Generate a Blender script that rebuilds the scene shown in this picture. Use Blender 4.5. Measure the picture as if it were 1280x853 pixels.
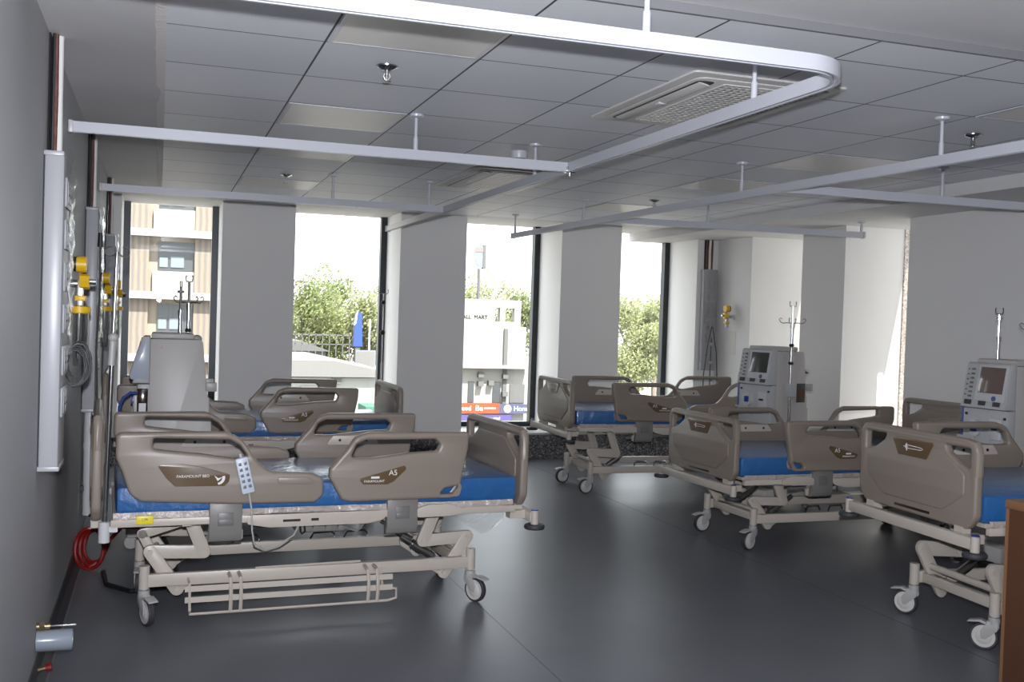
import bpy, bmesh, math, random
from mathutils import Vector, Matrix

random.seed(7)
PI = math.pi
for o in list(bpy.data.objects):
    bpy.data.objects.remove(o)
sc = bpy.context.scene
col = sc.collection

# ------------------------------------------------------------------ camera
F_PX, YAW, PITCH, ROLL = 1300.08, .327792, .0218094, .0324971
EYE = Vector((0, 0, 1.44))
_f = Vector((math.sin(YAW)*math.cos(PITCH), math.cos(YAW)*math.cos(PITCH), -math.sin(PITCH)))
_r = Vector((math.cos(YAW), -math.sin(YAW), 0))
_u = _r.cross(_f)
_r2 = math.cos(ROLL)*_r + math.sin(ROLL)*_u
_u2 = -math.sin(ROLL)*_r + math.cos(ROLL)*_u
cam = bpy.data.cameras.new('camera')
cam.sensor_fit = 'HORIZONTAL'
cam.sensor_width = 36
cam.lens = F_PX/1280*36
cam.clip_start, cam.clip_end = .05, 500
camo = bpy.data.objects.new('camera', cam)
col.objects.link(camo)
camo.matrix_world = Matrix(((_r2.x, _u2.x, -_f.x, EYE.x), (_r2.y, _u2.y, -_f.y, EYE.y), (_r2.z, _u2.z, -_f.z, EYE.z), (0, 0, 0, 1)))
sc.camera = camo

# ------------------------------------------------------------------ light and exposure
SKY, SUN, FLASH, EXPO = 4.2, 20.0, 800.0, 0.0
sc.view_settings.view_transform = 'Standard'
sc.view_settings.look = 'None'
sc.view_settings.gamma = 1
sc.view_settings.use_curve_mapping = False
sc.view_settings.exposure = EXPO
sc.cycles.use_denoising = True
sc.cycles.max_bounces = 10
sc.cycles.diffuse_bounces = 6
sc.cycles.transparent_max_bounces = 12
sc.cycles.sample_clamp_indirect = 8
sc.cycles.caustics_reflective = False
w = bpy.data.worlds.new('hazy_sky')
sc.world = w
w.use_nodes = True
w.node_tree.nodes['Background'].inputs[0].default_value = (.93, .97, 1, 1)
w.node_tree.nodes['Background'].inputs[1].default_value = SKY


def lamp(name, kind, loc, energy, color=(1, 1, 1), **kw):
    d = bpy.data.lights.new(name, kind)
    d.energy = energy
    d.color = color
    for k, v in kw.items():
        setattr(d, k, v)
    o = bpy.data.objects.new(name, d)
    o.location = loc
    col.objects.link(o)
    return o


sun = lamp('sun', 'SUN', (6, -10, 20), SUN, (1, .95, .88), angle=.009)
sun.rotation_euler = Vector((-1, 3.28, -5.28)).to_track_quat('-Z', 'Y').to_euler()
# the flash on top of the photographer's camera, whose shadows of the curtain tracks show on the ceiling
fl = EYE + _u2*.13
flash = lamp('camera_flash', 'SPOT', fl, FLASH, (.90, .92, 1), shadow_soft_size=.025, spot_size=math.radians(110), spot_blend=.75)
flash.rotation_euler = (_f+_u2*.24).to_track_quat('-Z', 'Y').to_euler()

# ------------------------------------------------------------------ materials


def mat(name, color, rough=.5, metal=0, coat=0, spec=.5, bump=None, var=None, emit=None, trans=0, alpha=1):
    m = bpy.data.materials.new(name)
    m.use_nodes = True
    nt = m.node_tree
    b = nt.nodes['Principled BSDF']
    b.inputs['Base Color'].default_value = (*color, 1)
    b.inputs['Roughness'].default_value = rough
    b.inputs['Metallic'].default_value = metal
    b.inputs['Coat Weight'].default_value = coat
    b.inputs['Coat Roughness'].default_value = .08
    b.inputs['Specular IOR Level'].default_value = spec
    b.inputs['Transmission Weight'].default_value = trans
    b.inputs['Alpha'].default_value = alpha
    if var:      # (scale, other colour)
        tc = nt.nodes.new('ShaderNodeTexCoord')
        n = nt.nodes.new('ShaderNodeTexNoise')
        n.inputs['Scale'].default_value = var[0]
        n.inputs['Detail'].default_value = 5
        r = nt.nodes.new('ShaderNodeValToRGB')
        r.color_ramp.elements[0].position = .35
        r.color_ramp.elements[1].position = .68
        r.color_ramp.elements[0].color = (*color, 1)
        r.color_ramp.elements[1].color = (*var[1], 1)
        nt.links.new(tc.outputs['Object'], n.inputs['Vector'])
        nt.links.new(n.outputs['Fac'], r.inputs['Fac'])
        nt.links.new(r.outputs['Color'], b.inputs['Base Color'])
    if bump:     # (scale, strength, distance)
        tc = nt.nodes.new('ShaderNodeTexCoord')
        n = nt.nodes.new('ShaderNodeTexNoise')
        n.inputs['Scale'].default_value = bump[0]
        n.inputs['Detail'].default_value = 4
        bp = nt.nodes.new('ShaderNodeBump')
        bp.inputs['Strength'].default_value = bump[1]
        bp.inputs['Distance'].default_value = bump[2]
        nt.links.new(tc.outputs['Object'], n.inputs['Vector'])
        nt.links.new(n.outputs['Fac'], bp.inputs['Height'])
        nt.links.new(bp.outputs['Normal'], b.inputs['Normal'])
        if coat:
            nt.links.new(bp.outputs['Normal'], b.inputs['Coat Normal'])
    return m


def sheer(name, color, clear, rough):
    """thin clear sheet: mostly see-through, with a gloss"""
    m = bpy.data.materials.new(name)
    m.use_nodes = True
    nt = m.node_tree
    for n in list(nt.nodes):
        nt.nodes.remove(n)
    out = nt.nodes.new('ShaderNodeOutputMaterial')
    t = nt.nodes.new('ShaderNodeBsdfTransparent')
    t.inputs[0].default_value = (*color, 1)
    g = nt.nodes.new('ShaderNodeBsdfGlossy')
    g.inputs['Roughness'].default_value = rough
    lw = nt.nodes.new('ShaderNodeLayerWeight')
    pw = nt.nodes.new('ShaderNodeMath')
    pw.operation = 'POWER'
    pw.inputs[1].default_value = 5
    ma = nt.nodes.new('ShaderNodeMath')
    ma.operation = 'MULTIPLY_ADD'
    ma.use_clamp = True
    ma.inputs[1].default_value = .35
    ma.inputs[2].default_value = .03+1-clear
    mx = nt.nodes.new('ShaderNodeMixShader')
    nt.links.new(lw.outputs['Facing'], pw.inputs[0])
    nt.links.new(pw.outputs[0], ma.inputs[0])
    nt.links.new(ma.outputs[0], mx.inputs[0])
    nt.links.new(t.outputs[0], mx.inputs[1])
    nt.links.new(g.outputs[0], mx.inputs[2])
    nt.links.new(mx.outputs[0], out.inputs[0])
    return m


def ceiling_tiles():
    m = mat('ceiling_tile', (.84, .85, .88), .5, spec=.25)
    nt = m.node_tree
    b = nt.nodes['Principled BSDF']
    tc = nt.nodes.new('ShaderNodeTexCoord')
    mp = nt.nodes.new('ShaderNodeMapping')
    mp.inputs['Location'].default_value = (.638, -3.325+.6*6, 0)
    br = nt.nodes.new('ShaderNodeTexBrick')
    br.offset = 0
    br.squash = 1
    br.inputs['Scale'].default_value = 1
    br.inputs['Brick Width'].default_value = .6
    br.inputs['Row Height'].default_value = .6
    br.inputs['Mortar Size'].default_value = .0045
    br.inputs['Mortar Smooth'].default_value = .1
    br.inputs['Color1'].default_value = (.85, .86, .89, 1)
    br.inputs['Color2'].default_value = (.80, .81, .84, 1)
    br.inputs['Mortar'].default_value = (.06, .06, .065, 1)
    nt.links.new(tc.outputs['Object'], mp.inputs['Vector'])
    nt.links.new(mp.outputs['Vector'], br.inputs['Vector'])
    nt.links.new(br.outputs['Color'], b.inputs['Base Color'])
    bp = nt.nodes.new('ShaderNodeBump')
    bp.invert = True
    bp.inputs['Strength'].default_value = .6
    bp.inputs['Distance'].default_value = .004
    nt.links.new(br.outputs['Fac'], bp.inputs['Height'])
    nt.links.new(bp.outputs['Normal'], b.inputs['Normal'])
    return m


def granite(name, a, b_, c):
    m = mat(name, a, .28)
    nt = m.node_tree
    b = nt.nodes['Principled BSDF']
    tc = nt.nodes.new('ShaderNodeTexCoord')
    v = nt.nodes.new('ShaderNodeTexVoronoi')
    v.inputs['Scale'].default_value = 80
    r = nt.nodes.new('ShaderNodeValToRGB')
    r.color_ramp.interpolation = 'CONSTANT'
    e = r.color_ramp.elements
    e[0].color = (*a, 1)
    e[1].position = .45
    e[1].color = (*b_, 1)
    k = e.new(.75)
    k.color = (*c, 1)
    nt.links.new(tc.outputs['Object'], v.inputs['Vector'])
    nt.links.new(v.outputs['Color'], r.inputs['Fac'])
    nt.links.new(r.outputs['Color'], b.inputs['Base Color'])
    return m


def stripes(name, a, b_, scale, axis='X', rough=.7):
    m = mat(name, a, rough)
    nt = m.node_tree
    b = nt.nodes['Principled BSDF']
    tc = nt.nodes.new('ShaderNodeTexCoord')
    wv = nt.nodes.new('ShaderNodeTexWave')
    wv.bands_direction = axis
    wv.inputs['Scale'].default_value = scale
    wv.inputs['Distortion'].default_value = 1.5
    wv.inputs['Detail'].default_value = 3
    r = nt.nodes.new('ShaderNodeValToRGB')
    r.color_ramp.elements[0].color = (*a, 1)
    r.color_ramp.elements[1].color = (*b_, 1)
    nt.links.new(tc.outputs['Object'], wv.inputs['Vector'])
    nt.links.new(wv.outputs['Fac'], r.inputs['Fac'])
    nt.links.new(r.outputs['Color'], b.inputs['Base Color'])
    return m


def leaf(name, a, b_):
    m = bpy.data.materials.new(name)
    m.use_nodes = True
    nt = m.node_tree
    for n in list(nt.nodes):
        nt.nodes.remove(n)
    out = nt.nodes.new('ShaderNodeOutputMaterial')
    d = nt.nodes.new('ShaderNodeBsdfDiffuse')
    t = nt.nodes.new('ShaderNodeBsdfTranslucent')
    mx = nt.nodes.new('ShaderNodeMixShader')
    mx.inputs[0].default_value = .5
    tc = nt.nodes.new('ShaderNodeTexCoord')
    n = nt.nodes.new('ShaderNodeTexNoise')
    n.inputs['Scale'].default_value = .9
    r = nt.nodes.new('ShaderNodeValToRGB')
    r.color_ramp.elements[0].position = .35
    r.color_ramp.elements[1].position = .65
    r.color_ramp.elements[0].color = (*a, 1)
    r.color_ramp.elements[1].color = (*b_, 1)
    nt.links.new(tc.outputs['Object'], n.inputs['Vector'])
    nt.links.new(n.outputs['Fac'], r.inputs['Fac'])
    for s in (d, t):
        nt.links.new(r.outputs['Color'], s.inputs[0])
    nt.links.new(d.outputs[0], mx.inputs[1])
    nt.links.new(t.outputs[0], mx.inputs[2])
    nt.links.new(mx.outputs[0], out.inputs[0])
    return m


M = dict(
    wall=mat('painted_plaster', (0.796, 0.785, 0.769), .6, bump=(60, .08, .002), var=(.8, (0.763, 0.753, 0.742))),
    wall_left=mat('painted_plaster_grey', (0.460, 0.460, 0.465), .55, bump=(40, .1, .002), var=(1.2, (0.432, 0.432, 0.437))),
    reveal=mat('reveal_plaster', (.78, .765, .74), .6),
    plaster=mat('ceiling_plaster', (0.690, 0.679, 0.672), .7, bump=(25, .1, .002), var=(1.5, (0.631, 0.625, 0.619))),
    rough=mat('raw_plaster_edge', (.85, .80, .76), .9, bump=(60, .6, .01)),
    tile=ceiling_tiles(),
    trim=mat('grey_trim', (.20, .20, .21), .5),
    floor=mat('vinyl_floor', (.120, .123, .138), .36, spec=.24, var=(1.6, (.136, .139, .155)), bump=(3, .03, .01)),
    skirting=mat('vinyl_skirting', (.05, .05, .055), .4),
    weld=mat('vinyl_weld', (.16, .16, .165), .4),
    granite=granite('speckled_granite', (.045, .045, .048), (.12, .12, .123), (.27, .265, .26)),
    granite_pale=granite('pale_granite', (.50, .44, .40), (.72, .66, .62), (.30, .26, .24)),
    sill=mat('sill_stone', (.55, .54, .53), .3),
    glass_dimming=sheer('daylight_dimming_glass', (.58, .57, .55), 1, .0),  # tint added to cut the daylight on the right-hand reveals
    frame=mat('dark_aluminium', (.018, .022, .026), .35, metal=.3),
    glass=sheer('window_glass', (.97, .98, .98), 1, .0),
    bedplastic=mat('bed_plastic', (0.245, 0.204, 0.167), .38, bump=(180, .04, .001)),
    bedlight=mat('bed_painted_steel', (0.494, 0.443, 0.382), .36),
    bedgrey=mat('hinge_plastic', (0.204, 0.194, 0.180), .4),
    bedgrey2=mat('hinge_button', (0.160, 0.152, 0.144), .4),
    plate=mat('brown_plate', (0.120, 0.078, 0.040), .3, coat=.4),
    lettering=mat('white_lettering', (.75, .74, .72), .5),
    mattress=mat('blue_vinyl_in_film', (0.018, 0.116, 0.323), .42, coat=1, bump=(14, .5, .02)),
    film=sheer('clear_film', (.93, .93, .94), .86, .12),
    ruffle=mat('crumpled_film', (0.450, 0.396, 0.357), .25, coat=1, bump=(30, .8, .02)),
    tyre=mat('grey_rubber', (.035, .035, .04), .6),
    wheel=mat('wheel_plastic', (0.540, 0.522, 0.495), .4),
    castergrey=mat('caster_grey', (0.391, 0.383, 0.365), .4),
    black=mat('black_plastic', (.012, .012, .013), .4),
    dark=mat('recess_shade', (.01, .009, .009), .9),
    chrome=mat('chrome', (0.490, 0.490, 0.490), .18, metal=1),
    steel=mat('brushed_steel', (0.468, 0.459, 0.442), .32, metal=1),
    yellow=mat('yellow_plastic', (.72, .44, .012), .4),
    tagyellow=mat('yellow_tag', (.75, .62, .02), .4),
    handset=mat('bluish_white_plastic', (.52, .57, .64), .4),
    panel=mat('service_panel_white', (.36, .36, .375), .35),
    white=mat('white_plastic', (0.563, 0.563, 0.571), .35),
    track=mat('white_powder_coat', (0.546, 0.554, 0.598), .3),
    machine=mat('machine_shell', (0.477, 0.454, 0.429), .4),
    machine2=mat('machine_panel', (0.459, 0.467, 0.467), .4),
    screen=mat('screen_grey', (.055, .06, .055), .12, coat=.5),
    screen2=mat('screen_brown', (.16, .115, .10), .12, coat=.5),
    bluecan=mat('blue_canister', (.10, .13, .30), .25, coat=.4),
    bluehose=mat('blue_plastic', (.02, .05, .25), .4),
    brownglass=mat('brown_bottle', (.03, .012, .006), .15, coat=.5),
    paleblue=mat('pale_cover', (.45, .49, .56), .25, coat=.6),
    orange=mat('orange_mark', (.75, .25, .04), .5),
    red=mat('red_hose', (0.210, 0.008, 0.008), .35),
    blackhose=mat('black_hose', (.012, .012, .013), .35),
    cable=mat('grey_cable', (.06, .06, .06), .5),
    palecable=mat('pale_cable', (.45, .45, .43), .5),
    copper=mat('lagged_pipe', (.10, .03, .02), .6, var=(30, (.17, .07, .05))),
    pvc=mat('grey_pvc', (.27, .31, .35), .25),
    brass=mat('worn_brass', (.35, .27, .16), .35, metal=.9),
    wood=stripes('varnished_wood', (0.0376, 0.0144, 0.0064), (0.0240, 0.0088, 0.0040), 9, 'X', .4),
    woodedge=mat('pale_wood_edge', (0.096, 0.045, 0.018), .5),
    lightpanel=mat('unlit_light_panel', (.80, .77, .71), .35),
    ac=mat('ac_plastic', (.62, .60, .57), .4),
    ac_dark=mat('ac_slot', (.03, .03, .03), .5),
    jar=sheer('clear_jar', (.80, .82, .82), .72, .1),
    paper=mat('paper_card', (.72, .70, .66), .7),
    # outside
    bl_white=mat('white_render', (0.276, 0.268, 0.254), .9),
    bl_cream=mat('cream_render', (0.246, 0.210, 0.167), .9),
    bl_rib=stripes('ribbed_cladding', (0.189, 0.153, 0.119), (0.123, 0.110, 0.099), 1.3, 'X', .9),
    bl_glass=mat('grey_window', (0.055, 0.059, 0.063), .3),
    bl_pane=mat('pale_pane', (0.145, 0.172, 0.198), .2),
    bl_grey=mat('grey_render', (0.099, 0.099, 0.099), .9),
    bl_roof=mat('pale_roof', (0.132, 0.129, 0.125), .9),
    shop_orange=mat('orange_signboard', (0.211, 0.046, 0.013), .6),
    shop_purple=mat('violet_signboard', (0.066, 0.050, 0.172), .6),
    shop_blue=mat('grey_blue_signboard', (0.053, 0.059, 0.112), .6),
    shop_white=mat('white_signboard', (.6, .6, .6), .6),
    pinkband=mat('pink_band', (0.264, 0.132, 0.132), .6),
    pylon=mat('blue_pylon', (0.016, 0.046, 0.172), .5),
    green=mat('green_awning', (0.033, 0.112, 0.079), .7),
    ground=mat('outside_ground', (0.172, 0.165, 0.152), .95),
    leaf=leaf('leaf_green', (0.204, 0.246, 0.109), (0.276, 0.298, 0.160)),  # leaf colours paled to stand in for the outdoor haze
    leaf2=leaf('leaf_pale', (0.262, 0.290, 0.153), (0.349, 0.363, 0.210)),
    bark=mat('bark', (0.172, 0.145, 0.119), .9),
)

M['mattress'].node_tree.nodes['Principled BSDF'].inputs['Coat Roughness'].default_value = .22
M['mattress'].node_tree.nodes['Principled BSDF'].inputs['Coat IOR'].default_value = 1.7
M['floor'].node_tree.nodes['Principled BSDF'].inputs['Specular Tint'].default_value = (.74, .86, 1, 1)  # blue of the reflected sky put into the floor's specular tint

# ------------------------------------------------------------------ mesh helpers


class MB:
    def __init__(s):
        s.bm = bmesh.new()

    def box(s, c, d, rot=None, bev=0):
        tmp = bmesh.new()
        bmesh.ops.create_cube(tmp, size=1)
        for v in tmp.verts:
            v.co = Vector((v.co.x*d[0], v.co.y*d[1], v.co.z*d[2]))
        if bev:
            bmesh.ops.bevel(tmp, geom=list(tmp.edges), offset=bev, segments=2, profile=.5, affect='EDGES')
        R = rot if rot is not None else Matrix.Identity(3)
        s._merge(tmp, R.to_4x4(), Vector(c))
        return s

    def _merge(s, tmp, R, t):
        mp = {}
        for v in tmp.verts:
            mp[v] = s.bm.verts.new(R @ v.co + t)
        for f in tmp.faces:
            try:
                s.bm.faces.new([mp[v] for v in f.verts])
            except ValueError:
                pass
        tmp.free()

    def b2(s, lo, hi, bev=0):
        return s.box([(a+b)/2 for a, b in zip(lo, hi)], [abs(b-a) for a, b in zip(lo, hi)], bev=bev)

    def cyl(s, p0, p1, r, n=16, r1=None, cap=True):
        p0, p1 = Vector(p0), Vector(p1)
        d = (p1-p0).normalized()
        a = d.orthogonal().normalized()
        b = d.cross(a)
        r1 = r if r1 is None else r1
        A = [s.bm.verts.new(p0+(a*math.cos(2*PI*i/n)+b*math.sin(2*PI*i/n))*r) for i in range(n)]
        B = [s.bm.verts.new(p1+(a*math.cos(2*PI*i/n)+b*math.sin(2*PI*i/n))*r1) for i in range(n)]
        for i in range(n):
            s.bm.faces.new((A[i], A[(i+1) % n], B[(i+1) % n], B[i]))
        if cap:
            s.bm.faces.new(A[::-1])
            s.bm.faces.new(B)
        return s

    def tube(s, pts, r, n=8, closed=False):
        pts = [Vector(p) for p in pts]
        N = len(pts)
        rings = []
        prev = None
        for i, p in enumerate(pts):
            if closed:
                t = (pts[(i+1) % N]-pts[i-1])
            else:
                t = pts[min(i+1, N-1)]-pts[max(i-1, 0)]
            t.normalize()
            if prev is None:
                a = t.orthogonal().normalized()
            else:
                a = prev-t*prev.dot(t)
                if a.length < 1e-6:
                    a = t.orthogonal()
                a.normalize()
            prev = a
            b = t.cross(a)
            rr = r[i] if isinstance(r, (list, tuple)) else r
            rings.append([s.bm.verts.new(p+(a*math.cos(2*PI*k/n)+b*math.sin(2*PI*k/n))*rr) for k in range(n)])
        for i in range(N if closed else N-1):
            A, B = rings[i], rings[(i+1) % N]
            for k in range(n):
                s.bm.faces.new((A[k], A[(k+1) % n], B[(k+1) % n], B[k]))
        if not closed:
            s.bm.faces.new(rings[0][::-1])
            s.bm.faces.new(rings[-1])
        return s

    def lathe(s, prof, c=(0, 0, 0), n=24, R=None):
        """profile of (radius, height) about the local z axis"""
        c = Vector(c)
        R = R or Matrix.Identity(3)
        rings = []
        for r, z in prof:
            rings.append([s.bm.verts.new(c+R @ Vector((max(r, 1e-4)*math.cos(2*PI*k/n), max(r, 1e-4)*math.sin(2*PI*k/n), z))) for k in range(n)])
        for A, B in zip(rings, rings[1:]):
            for k in range(n):
                s.bm.faces.new((A[k], A[(k+1) % n], B[(k+1) % n], B[k]))
        s.bm.faces.new(rings[0][::-1])
        s.bm.faces.new(rings[-1])
        return s

    def prism(s, poly, h0, h1, axis='Y', bev=0):
        """closed outline pushed along an axis; outline given in the two other axes"""
        def P(a, b, h):
            return Vector((a, h, b)) if axis == 'Y' else Vector((h, a, b)) if axis == 'X' else Vector((a, b, h))
        tmp = bmesh.new()
        A = [tmp.verts.new(P(a, b, h0)) for a, b in poly]
        B = [tmp.verts.new(P(a, b, h1)) for a, b in poly]
        n = len(poly)
        tmp.faces.new(A)
        tmp.faces.new(B[::-1])
        for i in range(n):
            tmp.faces.new((A[i], B[i], B[(i+1) % n], A[(i+1) % n]))
        bmesh.ops.recalc_face_normals(tmp, faces=tmp.faces)
        if bev:
            bmesh.ops.bevel(tmp, geom=[e for e in tmp.edges if e.calc_face_angle(0) > .5], offset=bev, segments=2, profile=.5, affect='EDGES')
        s._merge(tmp, Matrix.Identity(4), Vector())
        return s

    def sphere(s, c, r, sc_=(1, 1, 1), u=14, v=9):
        tmp = bmesh.new()
        bmesh.ops.create_uvsphere(tmp, u_segments=u, v_segments=v, radius=r)
        for q in tmp.verts:
            q.co = Vector((q.co.x*sc_[0], q.co.y*sc_[1], q.co.z*sc_[2]))
        s._merge(tmp, Matrix.Identity(4), Vector(c))
        return s

    def grid(s, fn, nu, nv):
        V = [[s.bm.verts.new(fn(i/(nu-1), j/(nv-1))) for j in range(nv)] for i in range(nu)]
        for i in range(nu-1):
            for j in range(nv-1):
                s.bm.faces.new((V[i][j], V[i+1][j], V[i+1][j+1], V[i][j+1]))
        return s

    def mesh(s, name, m):
        bmesh.ops.recalc_face_normals(s.bm, faces=s.bm.faces)
        me = bpy.data.meshes.new(name)
        s.bm.to_mesh(me)
        s.bm.free()
        return finish(me, m)

    def build(s, name, m, parent=None, **tags):
        return put(name, s.mesh(name, m), parent, **tags)


def finish(me, m):
    me.materials.clear()
    me.materials.append(m)
    for p in me.polygons:
        p.use_smooth = True
    me.set_sharp_from_angle(angle=.6)
    return me


def put(name, me, parent=None, label=None, cat=None, group=None, kind=None, loc=None):
    o = bpy.data.objects.new(name, me)
    col.objects.link(o)
    if parent is not None:
        o.parent = parent
    if loc is not None:
        o.location = loc
    tag(o, label, cat, group, kind)
    return o


def tag(o, label=None, cat=None, group=None, kind=None):
    if label:
        o['label'] = label
    if cat:
        o['category'] = cat
    if group:
        o['group'] = group
    if kind:
        o['kind'] = kind
    return o


def thing(name, label, cat, loc=(0, 0, 0), rz=0, group=None):
    o = put(name, None, None, label, cat, group)
    o.empty_display_size = .1
    o.location = loc
    o.rotation_euler = (0, 0, rz)
    return o


def dup(root, loc=None, rz=None):
    r = root.copy()
    col.objects.link(r)
    if loc is not None:
        r.location = loc
    if rz is not None:
        r.rotation_euler = (0, 0, rz)
    for ch in list(root.children):
        c = ch.copy()
        col.objects.link(c)
        c.parent = r
        for g in list(ch.children):
            d = g.copy()
            col.objects.link(d)
            d.parent = c
    return r


def fillet(poly, r, n=5):
    """round the corners of an outline"""
    out = []
    N = len(poly)
    for i in range(N):
        p = Vector(poly[i])
        a = Vector(poly[i-1])-p
        b = Vector(poly[(i+1) % N])-p
        ri = r[i] if isinstance(r, (list, tuple)) else r
        la, lb = a.length, b.length
        ang = a.angle(b)
        d = min(ri/max(math.tan(ang/2), .05), la*.48, lb*.48)
        p0, p1 = p+a.normalized()*d, p+b.normalized()*d
        for k in range(n+1):
            t = k/n
            q = (1-t)**2*p0+2*t*(1-t)*p+t*t*p1
            out.append((q.x, q.y))
    return out


def plate_mesh(name, outlines, thick, bev, m, fn):
    """outlines (first the rim, then the holes) filled, thickened and edge-rounded; fn maps (a, b, depth) to a point"""
    cu = bpy.data.curves.new(name, 'CURVE')
    cu.dimensions = '2D'
    cu.fill_mode = 'BOTH'
    cu.extrude = thick/2-bev
    cu.bevel_depth = bev
    cu.bevel_resolution = 2
    cu.offset = -bev
    for poly in outlines:
        sp = cu.splines.new('POLY')
        sp.points.add(len(poly)-1)
        for q, (a, b) in zip(sp.points, poly):
            q.co = (a, b, 0, 1)
        sp.use_cyclic_u = True
    return curve_to_mesh(cu, name, m, fn)


def curve_to_mesh(cu, name, m, fn):
    o = bpy.data.objects.new(name, cu)
    col.objects.link(o)
    dg = bpy.context.evaluated_depsgraph_get()
    me = bpy.data.meshes.new_from_object(o.evaluated_get(dg))
    bpy.data.objects.remove(o)
    me.name = name
    for v in me.vertices:
        v.co = fn(*v.co)
    bm = bmesh.new()
    bm.from_mesh(me)
    bmesh.ops.remove_doubles(bm, verts=bm.verts, dist=1e-5)
    bmesh.ops.recalc_face_normals(bm, faces=bm.faces)
    bm.to_mesh(me)
    bm.free()
    return finish(me, m)


def text_mesh(name, s, size, m, fn, thick=.0006):
    cu = bpy.data.curves.new(name, 'FONT')
    cu.body = s
    cu.size = size
    cu.align_x = 'CENTER'
    cu.align_y = 'CENTER'
    cu.extrude = thick
    return curve_to_mesh(cu, name, m, fn)


def Rz(a):
    return Matrix.Rotation(a, 3, 'Z')


def struct(name, mb, m, parent=None):
    return mb.build(name, m, parent, kind='structure' if parent is None else None)


# ------------------------------------------------------------------ the room
XL, XR, YB, YF, ZC, ZD = -.41, 5.76, -3.0, 10.05, 2.448, 2.36
YO, XO = 10.85, 6.41          # outer faces
struct('floor', MB().b2((XL-.2, YB-.2, -.1), (XO, YO, 0)), M['floor'])
struct('wall_left', MB().b2((XL-.2, YB-.2, 0), (XL, YO, 2.75)), M['wall_left'])
struct('wall_back', MB().b2((XL, YB-.2, 0), (XO, YB, 2.75)), M['wall'])
struct('wall_right', MB().b2((XR, YB, 0), (XO, 6.99, 2.75)), M['wall'])
# window wall: four piers, corner pier, far right pier
PIERS = [(XL, -.34), (.54, 1.21), (2.23, 2.905), (3.93, 4.605)]
for i, (a, b) in enumerate(PIERS):
    struct('wall_pier_%d' % (i+1), MB().b2((a, YF, .0), (b, YO, 2.75)), M['wall'])
struct('wall_corner', MB().b2((5.51, YF, 0), (XR, YO, 2.75)).b2((XR, 9.36, 0), (XO, YO, 2.75)), M['wall'])
struct('wall_pier_5', MB().b2((XR, 7.82, 0), (XO+.09, 8.47, 2.75)), M['wall'])
# parapets below the glass and the stone in front of them
WIN = [(-.34, .54), (1.21, 2.23), (2.905, 3.93), (4.605, 5.51)]
for i, (a, b) in enumerate(WIN):
    struct('trim_%d' % (i+1), MB().b2((a, YF+.03, 0), (b, YO, .245)), M['granite'])
    struct('trim_%d' % (i+5), MB().b2((a, YF+.02, .245), (b, YO, .265), bev=.003), M['sill'])
struct('baseboard_front', MB().b2((XL, YF-.016, 0), (XR, YF, .245)), M['granite'])
struct('wall_sill_right', MB().b2((XR+.01, 6.99, 0), (XO, 7.82, .26)).b2((XR+.01, 8.47, 0), (XO, 9.36, .26)), M['wall'])
struct('trim_9', MB().b2((XO-.02, 7.805, .26), (XO+.085, 7.819, 2.44)), M['granite_pale'])
struct('trim_14', MB().b2((XO+.001, 6.95, 2.45), (XO+.09, 9.4, 2.75)), M['wall'])
# glass
YG = 10.70


def window(n, a, b, z0=.265, z1=2.448, left=True):
    f = MB()
    w_ = .062
    f.b2((a, YG, z0), (a+w_, YG+.09, z1)).b2((b-w_, YG, z0), (b, YG+.09, z1))
    f.b2((a+w_, YG, z0), (b-w_, YG+.09, z0+.05))
    o = f.build('window_%d' % n, M['frame'], kind='structure')
    MB().b2((a+w_, YG+.04, z0+.05), (b-w_, YG+.046, z1-.02)).build('pane', M['glass'], o)


for i, (a, b) in enumerate(WIN):
    window(i+1, a, b)
for n, (a, b) in zip((5, 6), ((6.95, 7.80), (8.47, 9.40))):
    o = MB().b2((XO+.06, a, .26), (XO+.085, b, .285)).b2((XO+.06, a, 2.43), (XO+.085, b, 2.45)).build('window_%d' % n, M['granite_pale'], kind='structure')
    MB().b2((XO+.07, a+.002, .285), (XO+.074, b-.002, 2.43)).build('pane', M['glass_dimming'], o)

# ceilings
XD = 5.06
struct('ceiling', MB().b2((-.005, 3.05, ZC), (XD, 9.925, 2.6)), M['tile'])
struct('ceiling_border', MB().b2((XL, YB, ZC), (-.005, 9.925, 2.6)).b2((XL, 9.925, ZC), (XD, YO, 2.6)), M['plaster'])
struct('ceiling_front', MB().b2((-.005, 2.15, 2.478), (XD, 3.035, 2.6)).b2((-.005, YB, 2.6), (XD, .9, 2.7)), M['plaster'])
struct('ceiling_far', MB().b2((-.005, .9, 2.478), (XD, 2.135, 2.6)), M['tile'])
struct('trim_10', MB().b2((-.005, 3.035, ZC-.002), (XD, 3.05, 2.6)).b2((-.005, 2.135, ZC+.012), (XD, 2.15, 2.6)), M['trim'])
struct('ceiling_drop', MB().b2((XD, YB, ZD), (XO, YO, 2.6)), M['plaster'])
struct('ceiling_top', MB().b2((XL-.2, YB-.2, 2.75), (XO, YO, 2.85)), M['plaster'])
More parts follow.
